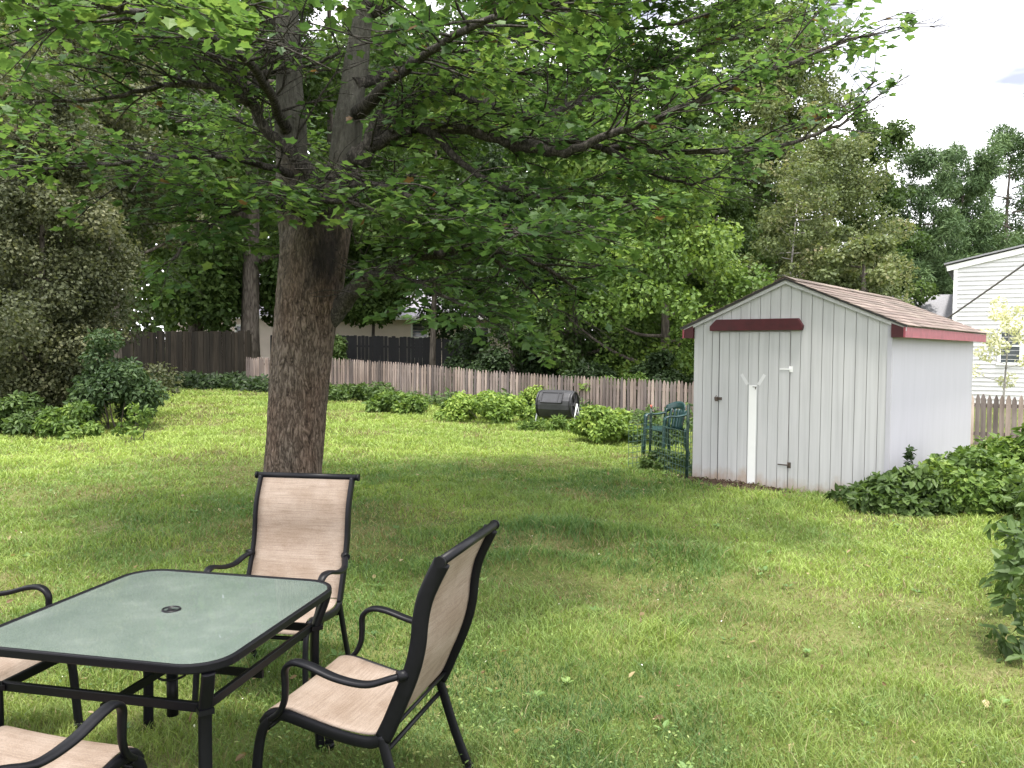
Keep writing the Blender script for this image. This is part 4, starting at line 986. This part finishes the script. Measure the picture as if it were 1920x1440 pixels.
T_('small leafy tree in front of the pale house, left of the maple trunk', 395, 34, 470, 1.7, P_GREEN, n=12000, leaf=.16, crown_z=.48, seed=31, nb=40, r0=.1, bsize=.4)
T_('small leafy tree in front of the pale house, hidden behind the maple trunk', 555, 34, 480, 1.8, P_GREEN, n=12000, leaf=.16, crown_z=.52, seed=32, nb=40, r0=.1, bsize=.4)
T_('small leafy tree in front of the pale house, right of the maple trunk', 700, 33, 455, 2.0, P_GREEN, n=16000, leaf=.16, crown_z=.5, seed=33, nb=46, r0=.1, bsize=.4)
T_('dark leafy tree over the right end of the black fence', 860, 32.5, 430, 2.0, P_DARK, n=15000, leaf=.16, crown_z=.3, seed=34, nb=46, r0=.12, bsize=.4)
T_('dark evergreen hanging low over the black fence', 965, 24.5, 330, 2.1, P_DARK, 'evergreen_tree', n=26000, leaf=.13, crown_z=.08, seed=8, nb=80, bsize=.27, limbs=18, fill=.35)
T_('mid green tree behind the middle of the picket fence', 810, 29, 60, 3.8, P_GREEN, n=24000, leaf=.17, crown_z=.34, seed=9, nb=70, bsize=.26, r0=.12)
T_('tall bright green tree in the middle distance behind the maple branches', 1010, 33, -330, 4.8, P_BRIGHT, n=40000, leaf=.2, crown_z=.12, seed=10, nb=56)
T_('bright green broadleaf tree just left of the shed peak', 1245, 21.5, 300, 2.7, P_BRIGHT, n=30000, leaf=.13, crown_z=.1, seed=11, nb=120, bsize=.24, limbs=18, fill=.35, r0=.16)
T_('dense mid green tree between the picket fence and the bright broadleaf', 1080, 23.5, 400, 2.2, P_GREEN, n=20000, leaf=.13, crown_z=.1, seed=12, nb=90, bsize=.26, limbs=14, fill=.35)
T_('tall green tree rising behind the bright broadleaf tree', 1235, 32, 90, 3.6, P_GREEN, n=20000, leaf=.18, crown_z=.12, seed=13, nb=90, bsize=.25)
T_('tall olive green tree reaching highest near the open sky', 1480, 33, 50, 3.6, P_OLIVE, n=44000, leaf=.14, crown_z=.12, seed=14, nb=150, bsize=.21, fill=.35)
T_('olive brown thinning tree behind the shed roof', 1550, 28, 245, 2.8, P_OLIVE, n=40000, leaf=.11, crown_z=.1, seed=15, nb=140, bsize=.22, fill=.35)
T_('half bare grey barked tree behind the shed peak', 1440, 25, 320, 1.7, P_OLIVE, 'bare_tree', n=10000, leaf=.11, crown_z=.15, seed=16, bark=M_GREYBARK, r0=.08, limbs=46, nb=70, lean=(1.1, 0), bsize=.24)
T_('tall mid green tree behind the outer maple twigs', 1330, 35, 20, 3.6, P_GREEN, n=26000, leaf=.17, crown_z=.15, seed=25, nb=110, bsize=.23)
T_('tall mid green tree between the outer maple twigs and the olive tree', 1420, 38, -20, 3.8, P_GREEN, n=40000, leaf=.18, crown_z=.12, seed=26, nb=120, bsize=.23)
T_('dense green tree behind the bright broadleaf tree by the shed', 1330, 27, 270, 2.4, P_GREEN, n=30000, leaf=.14, crown_z=.1, seed=27, nb=90, bsize=.25)
T_('green pointed tree right of the olive trees', 1640, 33, 225, 2.1, P_GREEN, n=22000, leaf=.14, crown_z=.1, seed=17, nb=90, bsize=.25, shape='column')
T_('dark green conifer above the shed roof', 1725, 36, 285, 2.5, P_CONIF, 'conifer_tree', n=42000, leaf=.24, crown_z=.06, seed=18, nb=170, bsize=.2, tmpl=T_NEED, m=M_NEEDLE, shape='column', jit=1., fill=.3)
T_('soft green conifer next to the white house roof', 1800, 39, 272, 2.6, P_CONIF, 'conifer_tree', n=42000, leaf=.26, crown_z=.06, seed=19, nb=170, bsize=.2, tmpl=T_NEED, m=M_NEEDLE, shape='column', jit=1., fill=.3)
T_('tall pine with open branches at the right edge above the white house', 1888, 44, 244, 2.9, P_CONIF, 'pine_tree', n=17000, leaf=.32, crown_z=.35, seed=20, nb=60, bsize=.26, tmpl=T_NEED, m=M_NEEDLE, jit=1., r0=.25, fill=.3)
T_('second pine cut off by the right edge', 1985, 46, 180, 3.2, P_CONIF, 'pine_tree', n=16000, leaf=.32, crown_z=.35, seed=21, nb=60, bsize=.26, tmpl=T_NEED, m=M_NEEDLE, jit=1., r0=.25, fill=.3)
T_('rounded green tree seen low behind the shed roof', 1610, 23.5, 440, 1.7, P_OLIVE, n=14000, leaf=.13, crown_z=.1, seed=22, nb=70, bsize=.25, fill=.35)
# dark understorey behind the picket fence
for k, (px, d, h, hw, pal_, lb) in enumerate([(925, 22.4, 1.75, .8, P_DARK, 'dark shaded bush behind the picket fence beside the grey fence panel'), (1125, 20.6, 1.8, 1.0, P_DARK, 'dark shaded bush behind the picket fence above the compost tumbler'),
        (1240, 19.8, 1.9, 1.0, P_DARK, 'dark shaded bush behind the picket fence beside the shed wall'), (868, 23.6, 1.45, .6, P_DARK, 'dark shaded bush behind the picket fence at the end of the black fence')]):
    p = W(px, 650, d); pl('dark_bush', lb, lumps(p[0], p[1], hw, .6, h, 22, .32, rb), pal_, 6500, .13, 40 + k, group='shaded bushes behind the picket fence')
p = W(1160, 690, 19.5); pl('leafy_bush', 'sunlit low greenery poking over the picket fence near the shed', lumps(p[0], p[1], .9, .3, 1.3, 12, .18, rb, .6), P_BRIGHT, 1600, .1, 45)
p = W(618, 650, 29.5); pl('leafy_bush', 'green bush in front of the black fence just right of the maple trunk', lumps(p[0], p[1], .7, .5, 2.3, 16, .3, rb), P_GREEN, 3600, .15, 46)
# pale flowering shrub by the white house
p = W(1885, 650, 19.)
tree('flowering_shrub', 'thin stemmed shrub with whitish blossom in front of the white house window', 'shrub', (p[0], p[1], 0), 2.95, .75, P_PALE, n=1500, leaf=.085, r0=.035, crown_z=.3, seed=60, limbs=12, nb=16, group=None, bark=M_GREYBARK, m=M_SHRUB)
# distant woodland closing the view between trunks: one mass
n = 70000; a = rb.uniform(R(-48), R(48), n); dd = rb.uniform(62, 72, n); x, y = dd * np.sin(a), dd * np.cos(a); hh = 6.5 + 3.5 * vnoise(x, y * 0, 6.) + 2 * vnoise(x, y * 0, 2.2) + 15 * (1 - sstep((np.degrees(a) - 6) / 9))
P = np.stack([x, y, hh * rb.random(n) ** .8], -1)
tagset(leaves('distant_woodland', P, rb.normal(size=(n, 3)) * .7 + [0, -.6, .5], rb.normal(size=(n, 3)), rb.uniform(.6, 1.25, n), T_QUAD, pal(rb.random(n), P_GREEN), M_LEAF), 'far green woodland seen between the houses and trunks', 'woodland', kind='stuff')

# ---------------------------------------------------------------- lawn
def lawn():
    rg = np.random.default_rng(21)
    # blades: density falls and width grows with distance
    def sample(n, r0, r1, k):
        u = rg.random(n); r = (r0 ** k + u * (r1 ** k - r0 ** k)) ** (1 / k); t = rg.uniform(R(-44), R(44), n); return r * np.sin(t), r * np.cos(t)
    x, y = sample(740000, 2.2, 31, .6)
    ca, sa = math.cos(TH), math.sin(TH)
    u = (x - 2.386) * ca + (y - 10.495) * sa; v_ = -(x - 2.386) * sa + (y - 10.495) * ca
    ok = ~((u > -.02) & (u < 2.42) & (v_ > -.02) & (v_ < 4.65))
    fy = np.where(x < -8.6, 26.6 - (x + 8.6) * .38, 26.0 - .646 * (x + 8.6)); ok &= (y < fy - .1) & (np.hypot(x, y) < 33)
    soil = np.exp(-(((u - .45) / .65) ** 2 + ((v_ + .16) / .2) ** 2)); ok &= rg.random(len(x)) > soil * 1.5
    d = np.hypot(x, y)
    straw = sstep((fbm(x, y, 1.1, 20) - .55) / .12) * .6 + .8 * np.exp(-(((x - 3.1) / .75) ** 2 + ((y - 4.6) / .9) ** 2)) + .9 * np.exp(-(((x - .3) / 1.1) ** 2 + ((y - 6.83) / .22) ** 2)) + .9 * np.exp(-(((x - .6) / .8) ** 2 + ((y - 5.95) / .16) ** 2)) + .8 * np.exp(-(((x + 2.15) / .75) ** 2 + ((y - 7.45) / .5) ** 2)) + .35 * np.exp(-(((x + 4) / 2) ** 2 + ((y - 11.5) / 1.) ** 2))
    straw = np.clip(straw, 0, 1)
    ok &= rg.random(len(x)) > straw * .45
    x, y, d, straw = x[ok], y[ok], d[ok], straw[ok]; n = len(x)
    lush = fbm(x, y, .9, 33); tuft = vnoise(x, y, .22, 41)
    h = (.016 + .036 * lush + .05 * tuft * tuft) * rg.uniform(.6, 1.35, n) * (1 - .35 * straw) * (1 + .02 * np.maximum(d - 6, 0))
    g = np.exp(-(((x - .45) / .9) ** 2 + ((y - 7.25) / .16) ** 2)) + np.exp(-(((x - .15) / .65) ** 2 + ((y - 6.28) / .14) ** 2)) + .8 * np.exp(-(((x - 1.35) / .5) ** 2 + ((y - 6.62) / .14) ** 2)); h *= 1 + 1.1 * np.clip(g, 0, 1)
    w = np.maximum(.003, .0010 * d) * rg.uniform(.7, 1.3, n)
    a = rg.random(n) * 6.283; ln = rg.uniform(.2, 1.5, n) * h; la = rg.random(n) * 6.283
    z = gz(x, y) - .006
    B = np.stack([np.cos(a), np.sin(a), np.zeros(n)], -1) * w[:, None] / 2; Ld = np.stack([np.cos(la), np.sin(la), np.zeros(n)], -1)
    p = np.stack([x, y, z], -1); up = np.array([0, 0, 1.])
    m = p + Ld * (ln * .3)[:, None] + up * (h * .6)[:, None]; t = p + Ld * ln[:, None] + up * h[:, None]
    V = np.stack([p - B, p + B, m + B * .8, m - B * .8, t], 1).reshape(-1, 3); i = np.arange(n)[:, None] * 5
    # two quads per blade: base strip and (degenerate-free) tip as a triangle pair
    F = np.concatenate([i + [0, 1, 2], i + [0, 2, 3], i + [3, 2, 4]], 1).reshape(-1, 3)
    vv = np.clip(.62 * rg.random(n) - .06 + .46 * np.clip((fbm(x, y, 1.5, 50) - .5) * 2.6 + .5, 0, 1), 0, 1)
    c = pal(vv, [(0, (.05, .105, .032)), (.35, (.105, .175, .045)), (.7, (.19, .265, .062)), (1, (.31, .36, .1))])
    yel = np.clip(.6 * sstep((fbm(x, y, 3.5, 61) - .42) / .2) + .9 * sstep((y - 10.5) / 2.5) + .6 * np.exp(-(((x - 3.2) / 1.4) ** 2 + ((y - 6.4) / 1.3) ** 2)), 0, 1)[:, None]; c = c * (1 - .6 * yel) + .6 * yel * np.array([.37, .45, .125])  # random yellow patches, plus sunlight painted on the far band and right lawn
    deep = (sstep((fbm(x, y, .7, 83) - .54) / .1) * (1 - .8 * yel[:, 0]) + .8 * np.clip(g, 0, 1)).clip(0, 1)[:, None]; c = c * (1 - .45 * deep) + .45 * deep * np.array([.075, .15, .06]); c *= np.interp(y, [3., 5.8, 9], [.74, .92, 1.])[:, None]  # last factor darkens the near turf's colour to stand in for shade
    c = c * np.array([1.1, 1.14, 1.08])
    cs = pal(rg.random(n), [(0, (.13, .12, .05)), (.5, (.22, .19, .09)), (1, (.34, .29, .16))]); pick = rg.random(n) < (.06 + .62 * straw); c[pick] = cs[pick]
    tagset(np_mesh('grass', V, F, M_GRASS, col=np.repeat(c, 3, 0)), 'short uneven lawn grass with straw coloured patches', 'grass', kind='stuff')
    # clover and small broad weeds in the turf
    n = 26000; x, y = sample(n * 2, 2.4, 15, .7); k = fbm(x, y, .8, 71); ok = (k > .5)
    u = (x - 2.386) * ca + (y - 10.495) * sa; v_ = -(x - 2.386) * sa + (y - 10.495) * ca; ok &= ~((u > -.1) & (u < 2.5) & (v_ > -.1))
    x, y = x[ok][:n], y[ok][:n]; n = len(x); P = np.stack([x, y, gz(x, y) + rg.uniform(.015, .075, n)], -1)
    c = pal(rg.random(n), [(0, (.06, .11, .03)), (.6, (.11, .18, .045)), (.96, (.2, .27, .08)), (1, (.34, .38, .16))])
    tagset(leaves('clover', P, rg.normal(size=(n, 3)) * .35 + [0, 0, 1], rg.normal(size=(n, 3)), rg.uniform(.008, .02, n) * (1 + .05 * np.hypot(x, y)), T_OVAL, c, M_GRASS), 'small clover and weed leaves mixed into the lawn', 'clover', kind='stuff')
    n = 110; x, y = sample(n, 2.6, 11, .8); P = np.stack([x, y, gz(x, y) + .06], -1)
    tagset(leaves('clover_flowers', P, rg.normal(size=(n, 3)) * .6 + [0, 0, 1], rg.normal(size=(n, 3)), rg.uniform(.01, .017, n), T_OVAL, np.tile([[.75, .75, .66]], (n, 1)), M_GRASS), 'tiny white clover flowers dotted over the lawn', 'flowers', kind='stuff')
    m_ = 150; cx, cy = sample(m_, 2.6, 11, .7); k = rg.integers(4, 9, m_); ci = np.repeat(np.arange(m_), k); a = rg.random(len(ci)) * 6.283; q = rg.uniform(.0, .02, len(ci))
    x, y = cx[ci] + q * np.cos(a), cy[ci] + q * np.sin(a); D_ = np.stack([np.cos(a), np.sin(a), rg.uniform(.15, .7, len(a))], -1)
    sz = rg.uniform(.02, .058, m_)[ci] * rg.uniform(.7, 1.2, len(ci)); c = pal(np.clip(rg.random(m_)[ci] * .7 + .3 * rg.random(len(ci)), 0, 1), [(0, (.06, .12, .04)), (.6, (.12, .21, .06)), (1, (.24, .33, .1))])
    tagset(leaves('broadleaf_weeds', np.stack([x, y, gz(x, y) + .02], -1), np.stack([-.5 * np.cos(a), -.5 * np.sin(a), np.ones(len(a))], -1), D_, sz, T_OVAL, c, M_GRASS), 'small broadleaf weed rosettes scattered through the lawn', 'weeds', kind='stuff')
    n = 420; x, y = sample(n, 2.6, 13, .8); P = np.stack([x, y, gz(x, y) + rg.uniform(.02, .05, n)], -1)
    tagset(leaves('leaf_litter', P, rg.normal(size=(n, 3)) * .5 + [0, 0, 1], rg.normal(size=(n, 3)), rg.uniform(.025, .06, n), T_OVAL, pal(rg.random(n), [(0, (.12, .075, .04)), (.6, (.26, .19, .1)), (1, (.42, .35, .2))]), M_GRASS), 'dry fallen leaves and bits lying in the grass', 'leaf litter', kind='stuff')
    # dark mulch at the shed foot
    mb = MB(); ring = []
    for k in range(40):
        a = 2 * math.pi * k / 40; q = 1 + .18 * math.sin(3 * a + 1) + .12 * math.sin(7 * a) + .06 * math.sin(13 * a); uu, ww = .45 + .7 * q * math.cos(a), -.12 + .26 * q * math.sin(a)
        ring.append((2.386 + uu * ca - ww * sa, 10.495 + uu * sa + ww * ca))
    cx, cy = 2.386 + .45 * ca + .12 * sa, 10.495 + .45 * sa - .12 * ca; rings = [1, .66, .33]
    V = [(cx + (px_ - cx) * q, cy + (py_ - cy) * q, gz1(cx + (px_ - cx) * q, cy + (py_ - cy) * q) + (.006 if q == 1 else .022)) for q in rings for px_, py_ in ring]
    mb.add(V, [(a * 40 + k, a * 40 + (k + 1) % 40, (a + 1) * 40 + (k + 1) % 40, (a + 1) * 40 + k) for a in range(2) for k in range(40)] + [tuple(80 + k for k in range(40))], .5, True)
    rr = random.Random(3)
    for k in range(160):
        uu, ww = rr.gauss(.45, .38), -abs(rr.gauss(0, .14)) - .03; X_, Y_ = 2.386 + uu * ca - ww * sa, 10.495 + uu * sa + ww * ca; a = rr.random() * 6.28; L = rr.uniform(.02, .09)
        mb.bar((X_, Y_, gz1(X_, Y_) + .025), (X_ + L * math.cos(a), Y_ + L * math.sin(a), gz1(X_, Y_) + rr.uniform(.02, .06)), .012, .008)
    tagset(mb.build('mulch', M_SOIL), 'dark mulch and twigs at the foot of the shed door', 'mulch', kind='stuff')
lawn()
